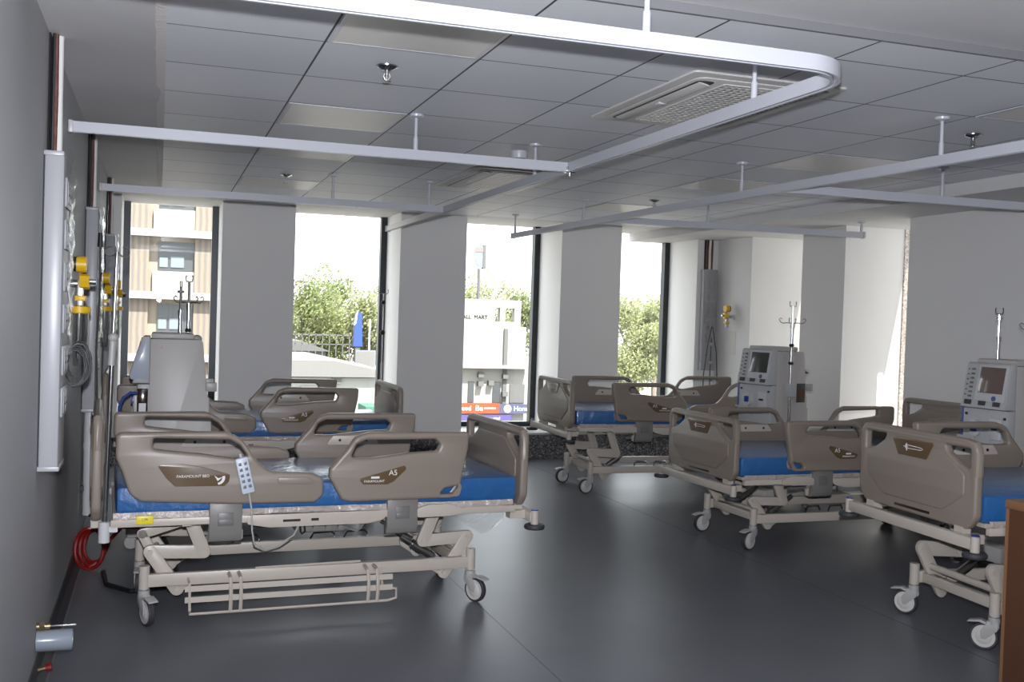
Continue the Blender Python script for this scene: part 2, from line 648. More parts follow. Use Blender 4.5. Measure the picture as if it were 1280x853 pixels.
# ragged plaster lip along the tile field
lip = MB()
rl = random.Random(3)
ys = [3.05+i*.06 for i in range(115)]
xs = [(-.036+rl.uniform(-.0025, .0025) if not (5.05 < y < 5.4) else -.02+rl.uniform(-.004, .004)) for y in ys]
for k in range(len(ys)-1):
    v = [lip.bm.verts.new(p) for p in ((xs[k], ys[k], ZC-.004), (.002, ys[k], ZC-.004), (.002, ys[k+1], ZC-.004), (xs[k+1], ys[k+1], ZC-.004),
                                       (xs[k], ys[k], ZC+.01), (.002, ys[k], ZC+.01), (.002, ys[k+1], ZC+.01), (xs[k+1], ys[k+1], ZC+.01))]
    for q in ((0, 1, 2, 3), (0, 3, 7, 4), (1, 5, 6, 2)):
        lip.bm.faces.new([v[i] for i in q])
struct('trim_11', lip, M['rough'])
# coved vinyl skirting along the left wall
sk = MB().prism([(XL, 0), (XL, .095), (XL+.006, .095), (XL+.009, .03), (XL+.03, .004), (XL+.034, 0)], YB, YF, axis='Y')
struct('baseboard_left', sk, M['skirting'])
struct('trim_12', MB().b2((XL+.034, YB, 0), (XL+.042, YF, .0025)), M['weld'])
# faint welded joints of the floor sheets
fj = MB()
for x in (1.55, 3.5):
    fj.b2((x, YB, 0), (x+.004, YF, .0008))
struct('trim_13', fj, M['skirting'])

# ------------------------------------------------------------------ hospital beds
G_BED = 'hospital beds of the ward'
RY = .49     # outer face of the side rails


def rail_fn(side):
    return lambda a, b, d: Vector((a, side*(RY-.025)+d, b))


HEAD = fillet([(-.926, .898), (-.47, .898), (-.40, .868), (-.32, .755), (-.27, .715), (-.085, .705), (-.026, .68), (-.024, .60), (-.062, .567), (-.42, .572), (-.82, .595), (-.868, .63), (-.90, .73), (-.926, .79)],
              [.03, .05, .10, .12, .08, .03, .03, .03, .02, .1, .05, .06, .1, .05])
HEADSLOT = fillet([(-.775, .872), (-.45, .862), (-.405, .835), (-.366, .782), (-.43, .777), (-.57, .80), (-.73, .818), (-.775, .826)], .014)
FOOT = fillet([(.682, .885), (.185, .888), (.122, .868), (.082, .812), (.002, .72), (.002, .68), (.062, .574), (.106, .563), (.605, .566), (.642, .613), (.655, .695), (.678, .81)],
              [.02, .06, .05, .05, .02, .02, .03, .02, .02, .03, .1, .05])
FOOTSLOT = fillet([(.099, .769), (.126, .832), (.168, .852), (.512, .852), (.536, .828), (.522, .795), (.388, .788), (.199, .767)], .016)
FOOTSLOT2 = fillet([(.536, .586), (.565, .614), (.634, .626), (.625, .588)], .008)
HPLATE = fillet([(-.758, .757), (-.652, .759), (-.562, .743), (-.447, .708), (-.451, .675), (-.47, .657), (-.681, .660), (-.719, .700)], .01)
FPLATE = fillet([(.138, .672), (.36, .731), (.366, .712), (.304, .655), (.275, .643), (.16, .645)], .01)


def hook_swoosh(cx, cz, s, flip=1):
    pts = []
    for k in range(9):
        a = -1.5+k*.22
        pts.append((cx+flip*s*math.cos(a), cz+s*math.sin(a)))
    pin = [(cx+flip*s*.62*math.cos(-1.5+k*.22), cz+s*.7*math.sin(-1.5+k*.22)) for k in range(9)]
    return pts+pin[::-1]


def make_rail(bed, side, head):
    poly, holes, pl = (HEAD, [HEADSLOT], HPLATE) if head else (FOOT, [FOOTSLOT, FOOTSLOT2], FPLATE)
    me = plate_mesh('side_rail', [poly]+holes, .050, .0145, M['bedplastic'], rail_fn(side))
    r = put('side_rail', me, bed)
    y = side*(RY-.001)
    put('name_plate', plate_mesh('name_plate', [pl], .006, .0015, M['plate'], lambda a, b, d: Vector((a, y+side*.0015+d, b))), r)
    tf = lambda cx, cz, shear=0: (lambda a, b, d: Vector((cx-side*a, y+side*(.005+d), cz+b)))
    if head:
        put('lettering', text_mesh('lettering', 'PARAMOUNT BED', .017, M['lettering'], tf(-.605, .703)), r)
        mb = MB()
        mb.prism(hook_swoosh(-.50, .695, .032), y+side*.004, y+side*.0062)
        mb.prism([(-.515, .705), (-.497, .692), (-.478, .698), (-.50, .68)], y+side*.004, y+side*.0062)
        mb.build('logo_mark', M['lettering'], r)
        # padded arm rest bead on the low end
        MB().prism(fillet([(-.236, .690), (-.09, .686), (-.064, .660), (-.10, .655), (-.236, .660)], .012), y-side*.002, y+side*.007, bev=.003).build('arm_rest', M['bedplastic'], r)
    else:
        put('lettering', text_mesh('lettering', 'A5', .036, M['lettering'], tf(.302, .697)), r)
        put('lettering', text_mesh('lettering', 'PARAMOUNT', .016, M['lettering'], tf(.212, .659)), r)
        MB().prism([(.196, .672), (.236, .672), (.236, .682), (.196, .682)], y+side*.004, y+side*.0056).build('logo_mark', M['lettering'], r)
    # cover plate with two screws on the inner face
    xa, xb = (-.60, -.30) if head else (.17, .47)
    yi = RY-.0505
    pm = MB().prism(fillet([(xa, .715), (xb, .715), (xb-.04, .765), (xa+.04, .765)], .01), side*(yi-.005), side*(yi+.002), bev=.001)
    pm.build('cover_plate', M['bedlight'], r)
    for q in (xa+.075, xb-.075):
        MB().cyl((q, side*(yi-.0045), .74), (q, side*(yi-.0065), .74), .008, 12).build('screw', M['black'], r)
    # hinge bracket down to the frame
    x0, x1 = (-.528, -.382) if head else (.291, .444)
    yo = RY-.05
    prof = [(yo-.035, .585), (yo, .585), (yo+.008, .56), (yo+.008, .43), (yo-.01, .395), (yo-.05, .385), (yo-.05, .42), (yo-.035, .45)]
    mb = MB()
    mb.prism([(side*a, b) for a, b in prof], x0, x1, axis='X', bev=.006)
    hb = mb.build('hinge_bracket', M['bedgrey'], r)
    xc = (x0+x1)/2
    MB().b2((xc-.035, side*(yo+.006), .468), (xc+.035, side*(yo+.0105), .528), bev=.002).b2((xc-.031, side*(yo+.006), .472), (xc+.031, side*(yo+.012), .497), bev=.002).build('release_button', M['bedgrey2'], r)
    mb = MB()
    mb.b2((x0+.01, side*.37, .395), (x1+.01, side*.40, .44), bev=.004).cyl((x0+.02, side*.36, .445), (x1-.02, side*.36, .445), .014)
    mb.b2((x0+.03, side*.40, .40), (x1-.03, side*.42, .42))
    mb.build('hinge_arm', M['bedlight'], r)
    return r


def make_board(bed, sgn, top, name):
    hw, z0 = .43, .495
    H_ = top-z0
    out = fillet([(-hw, top), (hw, top), (hw, z0+.06), (hw-.05, z0), (-hw+.05, z0), (-hw, z0+.06)], [.05, .05, .05, .06, .06, .05])
    holes = []
    for s in (-1, 1):
        h = [(s*(hw-.045), top-.032), (s*.215, top-.032), (s*.235, top-.062), (s*.30, top-.10), (s*(hw-.045), top-.128)]
        if s < 0:
            h = h[::-1]
        holes.append(fillet(h, .012))
    xf = sgn*1.0
    fn = lambda a, b, d: Vector((xf+d, a, b))
    b = put(name, plate_mesh(name, [out]+holes, .042, .013, M['bedplastic'], fn), bed)
    xo = xf+sgn*.022
    # raised centre field and top tube
    fld = fillet([(-.36, top-.15), (-.19, top-.055), (.19, top-.055), (.36, top-.15), (.36, z0+.15), (.22, z0+.06), (-.22, z0+.06), (-.36, z0+.15)], .03)
    put('raised_panel', plate_mesh('raised_panel', [fld], .056, .007, M['bedplastic'], fn), b)
    pts = [(xf, -hw+.012, top-.15), (xf, -hw+.012, top-.05), (xf, -hw+.03, top-.016), (xf, -hw+.07, top-.010)] + [(xf, hw-.07, top-.010), (xf, hw-.03, top-.016), (xf, hw-.012, top-.05), (xf, hw-.012, top-.15)]
    MB().tube(pts, .021, 10).build('top_tube', M['bedplastic'], b)
    for s in (1, -1):
        pl = fillet([(-.155, top-.036), (.155, top-.036), (.105, top-.118), (-.105, top-.118)], .014)
        if s*sgn > 0:
            put('name_plate', plate_mesh('name_plate', [pl], .006, .0015, M['plate'], lambda a, q, d: Vector((xf+s*.029+d, a, q))), b)
            xx = xf+s*.034
            mb = MB()
            loop = [(xx, -.045, top-.082), (xx, -.045, top-.066), (xx, .07, top-.070), (xx, .082, top-.075), (xx, .07, top-.080)]
            mb.tube(loop, .002, 6, closed=True).tube([(xx, -.04, top-.058), (xx, -.037, top-.094)], .002, 6).tube([(xx, -.06, top-.075), (xx, -.03, top-.075)], .002, 6)
            mb.build('logo_mark', M['lettering'], b)
    # grip slot along the lower edge
    MB().b2((xo-.003 if sgn > 0 else xo+.003, -.13, z0+.022), (xo+sgn*.002, .13, z0+.034), bev=.0008).build('grip_slot', M['black'], b)
    for s in (-.33, .33):
        MB().b2((xf-.02, s-.03, z0-.03), (xf+.02, s+.03, z0+.02)).build('board_post', M['bedlight'], b)
    return b


def arm_plate(pts, y0, y1, wd):
    """flat bent bar: rounded strip following points in the x-z plane"""
    mb = MB()
    sg = 1 if y1 > y0 else -1
    for k_, (a, b) in enumerate(zip(pts, pts[1:])):
        e_ = sg*.0015*(k_ % 2)
        p, q = Vector(a), Vector(b)
        d = (q-p).normalized()
        n = Vector((-d.y, d.x))*wd
        poly = [p+n, q+n]
        for k in range(1, 8):
            t = k*PI/8
            poly.append(q+n*math.cos(t)+d*wd*math.sin(t))
        poly += [q-n, p-n]
        for k in range(1, 8):
            t = k*PI/8
            poly.append(p-n*math.cos(t)-d*wd*math.sin(t))
        mb.prism([(v.x, v.y) for v in poly], y0+e_, y1-e_, bev=.003)
    return mb


def make_caster(bed, x, y):
    mb = MB()
    mb.cyl((0, 0, .125), (0, 0, .155), .026, 16)
    mb.cyl((0, 0, .150), (0, 0, .185), .015, 12)
    for s in (-1, 1):
        mb.prism(fillet([(-.022, .135), (.022, .135), (.055, .085), (.05, .05), (.03, .052), (-.02, .10)], .008), s*.018-.004, s*.018+.004, bev=.001)
    mb.b2((-.02, -.02, .122), (.03, .02, .136), bev=.003)
    c = mb.build('caster', M['castergrey'], bed, loc=(x, y, 0))
    tr = [(.050, -.013), (.059, -.014), (.0625, -.009), (.0625, .009), (.059, .014), (.050, .013)]
    RX = Matrix.Rotation(PI/2, 3, 'X')
    MB().lathe(tr, (.04, 0, .0625), 28, RX).build('tyre', M['tyre'], c)
    MB().lathe([(.012, -.019), (.030, -.018), (.036, -.014), (.050, -.0145), (.052, -.012), (.052, .012), (.050, .0145), (.036, .014), (.030, .018), (.012, .019)], (.04, 0, .0625), 28, RX).build('wheel', M['wheel'], c)
    p = MB()
    p.prism([(.03, .128), (.055, .138), (.108, .126), (.112, .118), (.06, .126), (.03, .118)], -.022, .022, bev=.002)
    p.build('brake_pedal', M['castergrey'], c)
    return c


def make_bed():
    bed = thing('hospital_bed', '', 'bed', group=G_BED)
    upper = []
    # mattress in its film
    mt = MB()
    mt.box((.0225, 0, .59), (1.885, .84, .125), bev=.022)
    bm = mt.bm
    m_ = mt.build('mattress', M['mattress'], bed)
    upper.append(m_)
    rn = random.Random(5)

    def ruf(side):
        def f(u, v):
            x = -.93+u*1.87
            z = .540-v*.042-.008*math.sin(u*9+1)*v
            return Vector((x, side*(.428+.010*math.sin(v*PI)+.004*math.sin(u*31+2*math.sin(u*11))+.003*rn.uniform(-1, 1)-.004*v), z))
        return f
    g = MB()
    g.grid(ruf(1), 90, 4)
    g.grid(ruf(-1), 90, 4)
    g.build('loose_film', M['ruffle'], m_)

    def flap(u, v):
        x = .56+u*.36-.04*v*u
        return Vector((x, -.43-.01*math.sin(9*u+4*v), .50-v*(.035+.10*max(0, 1-abs(u-.72)/.5))))
    MB().grid(flap, 14, 8).build('film_flap', M['film'], m_)
    # mattress platform and side beams
    d = MB()
    d.b2((-.93, -.41, .508), (.95, .41, .527))
    upper.append(d.build('mattress_platform', M['bedlight'], bed))
    for s in (-1, 1):
        b = MB()
        b.b2((-.94, s*.415, .478), (.95, s*.445, .512), bev=.004)
        b.prism(fillet([(-.36, .512), (.28, .512), (.28, .47), (.20, .452), (-.26, .452), (-.36, .47)], .012), s*.425, s*.447, bev=.002)
        b.prism(fillet([(.44, .47), (.44, .515), (.50, .532), (.60, .532), (.68, .505), (.68, .482), (.60, .472)], .012), s*.428, s*.452, bev=.002)
        bb = b.build('side_beam', M['bedlight'], bed)
        upper.append(bb)
        MB().b2((-.20, s*.4465, .476), (-.12, s*.4485, .487)).build('beam_slot', M['black'], bb)
        MB().b2((-.07, s*.4465, .476), (-.035, s*.4485, .488)).build('beam_slot', M['black'], bb)
        MB().tube([(-.12, s*.44, .455), (-.12, s*.46, .43), (-.115, s*.462, .42), (-.10, s*.46, .43), (-.10, s*.44, .455)], .005, 6).build('line_hook', M['black'], bb)
    for x in (-.62, -.2, .25, .62):
        MB().b2((x-.02, -.42, .468), (x+.02, .42, .508)).build('cross_member', M['bedlight'], bed)
    ac = MB()
    ac.cyl((-.25, .06, .44), (.15, .06, .40), .024).cyl((.15, .06, .40), (.36, .06, .38), .014).b2((-.36, .0, .40), (-.22, .12, .47), bev=.01)
    ac.build('actuator', M['bedgrey'], bed)
    ac = MB()
    ac.cyl((.05, -.10, .42), (-.30, -.10, .40), .022).b2((.02, -.16, .385), (.16, -.04, .45), bev=.01)
    upper.append(ac.build('actuator', M['bedgrey'], bed))
    jb = MB().b2((-.12, -.33, .395), (.12, -.22, .465), bev=.012)
    for k in range(4):
        jb.cyl((-.09+k*.06, -.33, .42), (-.09+k*.06, -.352, .42), .013, 10)
    jb.tube([(.10, -.34, .42), (.17, -.36, .40), (.20, -.37, .44), (.26, -.37, .46)], .006, 6)
    upper.append(jb.build('control_box', M['bedgrey'], bed))
    for sd in (-1, 1):
        for hd in (True, False):
            upper.append(make_rail(bed, sd, hd))
    upper.append(make_board(bed, 1, .885, 'foot_board'))
    upper.append(make_board(bed, -1, .965, 'head_board'))
    # bumper bars
    for sx in (1,):
        bar = MB()
        bar.b2((sx*1.02, -.47, .425), (sx*1.06, .47, .478), bev=.006)
        bar.b2((sx*.94, -.40, .435), (sx*1.03, -.34, .475)).b2((sx*.94, .34, .435), (sx*1.03, .40, .475))
        for s in (-1, 1):
            bar.cyl((sx*1.045, s*.47, .408), (sx*1.045, s*.47, .486), .020, 16)
        br = bar.build('bumper_bar', M['bedlight'], bed)
        upper.append(br)
        for s in (-1, 1):
            MB().lathe([(.02, .392), (.048, .394), (.052, .40), (.052, .41), (.048, .416), (.02, .418)], (sx*1.045, s*.47, 0), 20).build('bumper_wheel', M['tyre'], br)
            MB().cyl((sx*1.045, s*.47, .486), (sx*1.045, s*.47, .491), .018).build('bumper_cap', M['bluehose'], br)
    # base frame
    bf = MB()
    for s in (-1, 1):
        bf.b2((-.78, s*.272, .168), (.76, s*.305, .226), bev=.004)
        for x in (-.79, .775):
            bf.cyl((x, s*.288, .16), (x, s*.288, .265), .024, 16)
    for x in (-.72, .72):
        bf.b2((x-.02, -.29, .172), (x+.02, .29, .222), bev=.004)
    bf.build('base_frame', M['bedlight'], bed)
    for x in (-.2, .2, .38):
        MB().tube([(x, .29, .226), (x, .29, .245), (x-.02, .28, .262), (x-.12, .26, .262), (x-.14, .25, .235)], .006, 6).build('chrome_hook', M['chrome'], bed)
    # scissor arms
    arms = []
    for s in (-1, 1):
        for sx, hx in ((-1, .70), (1, .70)):
            q = [(sx*.60, .485), (sx*.53, .31), (sx*.765, .322), (sx*.645, .142), (sx*.575, .19)]
            mb = arm_plate(q[:4], s*.238, s*.264, .031)
            mb2 = arm_plate(q[3:], s*.241, s*.261, .024)
            mb._merge(mb2.bm, Matrix.Identity(4), Vector())
            for px, pz in q[1:4]:
                mb.cyl((px, s*.234, pz), (px, s*.270, pz), .012, 10)
            arms.append(mb.build('lift_arm', M['bedlight'], bed))
            if sx < 0:
                mb2 = arm_plate([(-.80, .40), (-.62, .455)], s*.205, s*.228, .024)
                mb2._merge(arm_plate([(-.80, .40), (-.755, .31)], s*.205, s*.228, .022).bm, Matrix.Identity(4), Vector())
                mb2.build('arm_brace', M['bedlight'], arms[-1])
    for sx in (-1, 1):
        ct = MB().cyl((sx*.715, -.25, .245), (sx*.715, .25, .245), .015).cyl((sx*.60, -.25, .47), (sx*.60, .25, .47), .018)
        arms.append(ct.build('cross_tube', M['bedlight'], bed))
    for s in (-1, 1):
        MB().cyl((.43, s*.20, .325), (.50, s*.20, .28), .012).cyl((.49, s*.20, .287), (.60, s*.20, .215), .022).build('gas_strut', M['steel'], bed)
    for x in (-.79, .775):
        for s in (-1, 1):
            make_caster(bed, x, s*.288)
    return bed


bed0 = make_bed()
UP = {'mattress', 'mattress_platform', 'side_beam', 'cross_member', 'actuator', 'control_box', 'side_rail', 'foot_board', 'head_board', 'bumper_bar'}
BEDS = [
    (.74, 5.29, 2.75, -.005, (-70, -95, -60, -80), 'beige hospital bed nearest the left wall, with white handset hung on its rail'),
    (.673, 7.807, .2, .023, (-70, -95, -60, -80), 'beige hospital bed in front of the second window, behind the white side-on machine'),
    (4.428, 6.113, 181, -.037, (10, 25, 5, 20), 'beige hospital bed in the middle of the right row, foot board towards the aisle'),
    (4.219, 8.235, 178.5, .055, (5, 0, 10, 5), 'beige hospital bed farthest back in the right row, beside the granite window ledge'),
    (4.414, 3.966, 176.4, .081, (-30, -10, -55, -50), 'beige hospital bed nearest the camera on the right, partly behind the wooden cabinet'),
]
bed_objs = []
for i, (x, y, a, dz, cas, lab) in enumerate(BEDS):
    b = bed0 if i == len(BEDS)-1 else dup(bed0)
    bed_objs.append(b)
    b.location = (x, y, 0)
    b.rotation_euler = (0, 0, math.radians(a))
    b['label'] = lab
    k = 0
    for c in b.children:
        st = c.name.split('.')[0]
        if st in UP:
            c.location.z = dz
        elif st in ('lift_arm', 'cross_tube'):
            c.scale.z = 1+dz/.40
            c.location.z = -dz*.45
        elif st == 'caster':
            c.rotation_euler = (0, 0, math.radians(cas[k]))
            k += 1
bed_near = bed_objs[0]
# only the near bed: storage rack folded on the base, yellow tag
rk = MB()
x0, x1 = -.60, .36
zt, zb, yo = .205, .06, -.40
rk.tube([(x0, -.31, .20), (x0, yo, .20), (x0, yo-.02, zb+.02), (x0, yo, zb), (x1-.04, yo, zb), (x1, yo, zb+.01), (x1, yo, .115), (x1-.06, yo+.03, .12), (x1-.06, -.31, .20)], .0065, 6)
for z in (.175, .125):
    rk.b2((x0-.02, yo-.004, z-.013), (x1-.02, yo+.002, z+.013))
for x in (-.42, .22):
    for dx in (0, .045):
        rk.tube([(x+dx, -.31, .215), (x+dx, yo+.01, .21), (x+dx, yo-.012, .17), (x+dx, yo-.012, .11), (x+dx, yo, zb)], .009, 6)
rk.tube([(-.3, -.31, .232), (.2, -.31, .236)], .006, 6)
rk.build('folding_rack', M['bedlight'], bed_near)
yt = MB().b2((-.835, -.462, .487), (-.765, -.450, .525), bev=.002).build('caution_tag', M['tagyellow'], bed_near, label='yellow caution tag')
put('lettering', text_mesh('lettering', 'CPR', .014, M['black'], lambda a, b, d: Vector((-.80+a, -.4625+d, .508+b))), yt)

# handset hanging on the near rail
c_, s_ = math.cos(math.radians(2.75)), math.sin(math.radians(2.75))


def bedpt(x, y, z):
    return (.74+c_*x-s_*y, 5.29+s_*x+c_*y, z)


hs = thing('bed_handset', 'white remote handset hooked over the rail of the near left bed', 'handset', bedpt(-.385, -.515, .70), math.radians(2.75))
hr = Matrix.Rotation(math.radians(-13), 3, 'Y')
MB().box((0, 0, 0), (.058, .022, .165), hr, bev=.008).build('handset_body', M['handset'], hs)
bt = MB()
for k in range(5):
    for sx in (-1, 1):
        bt.box(hr @ Vector((sx*.012, -.012, .055-k*.026)), (.013, .004, .014), hr, bev=.001)
bt.build('buttons', M['bl_pane'], hs)
MB().tube([hr @ Vector((0, .01, .08)), hr @ Vector((0, .02, .092)), hr @ Vector((0, .035, .09)), hr @ Vector((0, .042, .07))], .006, 6).build('hook', M['white'], hs)
cp = [(.02, 0, -.08), (.035, .01, -.16), (.04, .02, -.25), (.055, .05, -.32), (.11, .09, -.355), (.18, .12, -.345), (.25, .15, -.31), (.275, .17, -.27)]
MB().tube(cp, .004, 6).build('cable', M['palecable'], hs)

# ------------------------------------------------------------------ dialysis machines
G_DIA = 'dialysis machines between the beds'


def hooks(par, x, y, z, n=4, r=.09, a0=0, m='chrome'):
    for k in range(n):
        a = a0+k*2*PI/n
        d = Vector((math.cos(a), math.sin(a), 0))
        c = Vector((x, y, z))
        MB().tube([c, c+d*r*.4+Vector((0, 0, .006)), c+d*r*.75+Vector((0, 0, .001)), c+d*r*.95+Vector((0, 0, .012)), c+d*r*1.05+Vector((0, 0, .03)), c+d*r*.92+Vector((0, 0, .042)), c+d*r*.8+Vector((0, 0, .034))], .0035, 6).build('pole_hook', M[m], par)


def make_machine(label, loc, rz, scr, pole, thin):
    t = thing('dialysis_machine', label, 'medical machine', loc, rz, G_DIA)
    # local: front = -y, right-hand side = +x
    bs = MB().b2((-.20, -.28, .07), (.20, .24, .17), bev=.02)
    bs.build('base', M['machine'], t)
    for sx in (-1, 1):
        for sy in (-.25, .21):
            c = MB().cyl((sx*.16, sy, .075), (sx*.16, sy, .095), .02)
            for q in (-1, 1):
                c.b2((sx*.16+q*.016-.003, sy-.015, .03), (sx*.16+q*.016+.003, sy+.015, .09))
            c.lathe([(.01, -.012), (.037, -.012), (.04, -.008), (.04, .008), (.037, .012), (.01, .012)], (sx*.16, sy, .04), 18, Matrix.Rotation(PI/2, 3, 'Y'))
            c.build('caster', M['castergrey'], t)
    # side profile in y-z, pushed across x
    prof = [(-.17, .17), (.19, .17), (.19, .80), (.175, .80), (.175, .90), (.165, .90), (.13, 1.235), (.115, 1.25), (-.17, 1.25)]
    MB().prism(prof, -.17, .17, axis='X', bev=.006).build('body', M['machine'], t)
    MB().b2((-.15, -.165, 1.25), (.15, .08, 1.285), bev=.012).build('top_tray', M['machine'], t)
    MB().sphere((.02, .10, 1.25), .03, (1, 1, .9)).build('top_knob', M['castergrey'], t)
    for sx in (-1, 1):
        MB().prism([(-.11, 1.196), (-.098, 1.196), (-.104, 1.207)], sx*.17, sx*.1715, axis='X').build('warning_mark', M['orange'], t)
        MB().b2((sx*.17, .15, .94), (sx*.19, .215, .995), bev=.006).build('push_handle', M['castergrey'], t)
    # monitor box, leaning back
    mon = MB().prism([(-.17, .985), (-.265, .985), (-.255, 1.02), (-.215, 1.25), (-.205, 1.262), (-.17, 1.262)], -.17, .17, axis='X', bev=.005).build('monitor_housing', M['machine2'], t)
    ang = math.atan2(.04, .23)
    R = Matrix.Rotation(-ang, 3, 'X')
    o0 = Vector((0, -.237, 1.135))

    def on(x, z, d=0):
        return o0+R @ Vector((x, -d, z))
    MB().box(on(.045, .005, .0), (.225, .008, .225), R, bev=.002).build('monitor_bezel', M['white'], mon)
    MB().box(on(.045, .022, .004), (.185, .006, .160), R, bev=.001).build('screen', scr, mon)
    kb = MB()
    for k in range(7):
        kb.box(on(-.11, .085-k*.028, .002), (.022, .006, .012), R)
    for k in range(6):
        kb.box(on(-.145, .085-k*.032, .002), (.008, .006, .008), R)
    kb.build('keys', M['bedgrey2'], mon)
    for cx in (-.13, -.02, .09):
        kp = MB()
        for q in range(2):
            kp.box(on(cx+q*.026, -.120, .002), (.022, .008, .022), R, bev=.001)
        kp.box(on(cx+.013, -.120, .0), (.054, .006, .030), R, bev=.001)
        kp.build('keypad', M['cable'], mon)
    MB().cyl(on(.08, -.088, 0), on(.08, -.088, .007), .016, 16).build('dial', M['bluecan'], mon)
    # extracorporeal modules under the monitor
    md = MB().b2((-.17, -.235, .60), (.17, -.165, .98), bev=.008)
    mo = md.build('pump_module', M['machine2'], t)
    MB().cyl((-.06, -.235, .86), (-.06, -.262, .86), .052, 20).build('blood_pump', M['white'], mo)
    MB().b2((-.075, -.275, .84), (-.035, -.258, .885), bev=.004).build('pump_rotor', M['bluehose'], mo)
    MB().b2((.05, -.255, .80), (.14, -.235, .93), bev=.006).build('clamp_block', M['white'], mo)
    MB().b2((.075, -.262, .86), (.115, -.254, .875)).b2((-.15, -.242, .935), (-.135, -.234, .95)).b2((.145, -.242, .925), (.16, -.234, .94)).build('clamps', M['black'], mo)
    mb = MB()
    mb.tube([(-.06, -.26, .82), (-.05, -.28, .76), (.02, -.28, .74), (.08, -.27, .79)], .004, 6)
    mb.build('blood_line', M['palecable'], mo)
    # canisters on the left flank
    cn = MB()
    for q in (0, 1):
        cn.cyl((-.203, -.18+q*.07, .80), (-.203, -.18+q*.07, .985), .03, 16)
    cn.build('concentrate_canister', M['bluecan'], t)
    MB().b2((-.185, -.21, .79), (-.17, -.07, .80)).b2((-.238, -.21, .785), (-.17, -.07, .80)).build('canister_shelf', M['machine2'], t)
    # infusion poles
    for (px, py, top, r_, nm) in ([pole+('main',)] + ([thin+('thin',)] if thin else [])):
        p = MB().cyl((px, py, .62), (px, py, top-.14), .0125, 12).cyl((px, py, top-.14), (px, py, top), .008, 10)
        p.cyl((px, py, top-.165), (px, py, top-.135), .017, 12)
        pl = p.build('infusion_pole', M['chrome'], t)
        MB().sphere((px, py, top-.30), .020, (1, 1, .8)).build('pole_knob', M['black'], pl)
        MB().sphere((px, py, top-.44), .022, (1, 1, .7)).build('pole_knob', M['black'], pl)
        if nm == 'main':
            hooks(pl, px, py, top-.13, 4, .10, .5)
            hooks(pl, px, py, top, 2, .025, .9)
        else:
            MB().cyl((px, py, top-.03), (px, py, top-.015), .02, 10).build('pole_collar', M['chrome'], pl)
            hooks(pl, px, py, top, 2, .025, .2)
        if nm == 'main':
            MB().b2((px-.03, py-.03, .90), (px+.03, py+.04, 1.0), bev=.006).build('pole_clamp', M['machine2'], pl)
    return t


dm_right = make_machine('white dialysis machine with dark grey screen standing by the window corner', (4.697, 7.204, 0), math.radians(-77), M['screen'], (.215, -.07, 1.60, 1), None)
dm_near = make_machine('white dialysis machine with brownish screen at the right edge of the photo', (5.02, 5.08, 0), math.radians(-87), M['screen2'], (.215, -.07, 1.60, 1), (-.03, -.12, 1.56, 1))
dm_left = make_machine('white dialysis machine seen side-on between the two left beds, before the first window', (.125, 6.68, 0), -PI/2, M['screen'], (-.12, .05, 1.60, 1), (-.06, .0, 1.56, 1))
# extras seen on single machines
MB().prism([(-.17, 1.245), (-.225, 1.23), (-.285, 1.03), (-.275, 1.005), (-.17, 1.0)], -.165, .172, axis='X', bev=.012).build('dust_cover', M['paleblue'], dm_left)
MB().b2((.172, -.235, .80), (.208, -.175, .955), bev=.006).build('bottle_holder', M['brownglass'], dm_left)
MB().b2((.2085, -.225, .81), (.2105, -.185, .87)).build('bottle_label', M['white'], dm_left)
MB().tube([(.195, -.235, .925), (.195, -.27, .93), (.195, -.31, .90), (.195, -.33, .85), (.195, -.335, .76), (.195, -.34, .70)], .010, 8).build('suction_hose', M['bluehose'], dm_left)
MB().b2((.172, .03, .87), (.20, .10, .99), bev=.006).build('heparin_pump', M['machine2'], dm_right)
cd = MB().b2((.20, .02, .85), (.206, .11, 1.0), bev=.001).build('alarm_panel', M['cable'], dm_right)
MB().b2((.206, .03, .88), (.208, .10, .955)).build('alarm_label', M['woodedge'], dm_right)

# ------------------------------------------------------------------ infusion pole on the near bed
px, py, _ = bedpt(-.965, -.43, 0)
ip = thing('infusion_pole', 'chrome infusion pole at the head corner of the near left bed', 'infusion pole', (px, py, 0))
MB().cyl((0, 0, .41), (0, 0, .50), .024, 18).b2((.0, -.012, .455), (.055, .012, .48)).build('pole_socket', M['white'], ip)
MB().cyl((0, 0, .44), (.018, 0, 1.31), .0105, 14).build('pole_tube', M['chrome'], ip)
MB().cyl((.018, 0, 1.30), (.026, 0, 1.67), .007, 12).build('pole_rod', M['chrome'], ip)
MB().sphere((.018, 0, 1.30), .022).cyl((.012, 0, 1.18), (.018, 0, 1.30), .015).build('clamp_knob', M['castergrey'], ip)
for s in (-1, 1):
    MB().tube([(.026, 0, 1.655)]+[(.026+s*(.028-.022*math.cos(k*.62)), 0, 1.672-.020*math.sin(k*.62)*1.0) for k in range(0, 9)], .004, 6).build('pole_hook', M['steel'], ip)
# free-standing pole by window two
ip2 = thing('infusion_pole', 'thin infusion pole standing against the jamb of the second window', 'infusion pole', (1.90, 9.2, 0))
MB().cyl((0, 0, .06), (0, 0, 1.0), .011).cyl((0, 0, 1.0), (0, 0, 1.62), .007).build('pole_tube', M['steel'], ip2)
bs = MB()
for k in range(5):
    a = k*2*PI/5+.3
    bs.tube([(0, 0, .10), (.12*math.cos(a), .12*math.sin(a), .085), (.26*math.cos(a), .26*math.sin(a), .06)], .011, 6)
    bs.sphere((.26*math.cos(a), .26*math.sin(a), .028), .028)
bs.build('star_base', M['castergrey'], ip2)
MB().sphere((0, 0, 1.545), .02).build('pole_knob', M['black'], ip2)
MB().sphere((0, 0, 1.275), .023).build('pole_knob', M['black'], ip2)
hooks(ip2, 0, 0, 1.62, 2, .05, .4, 'steel')

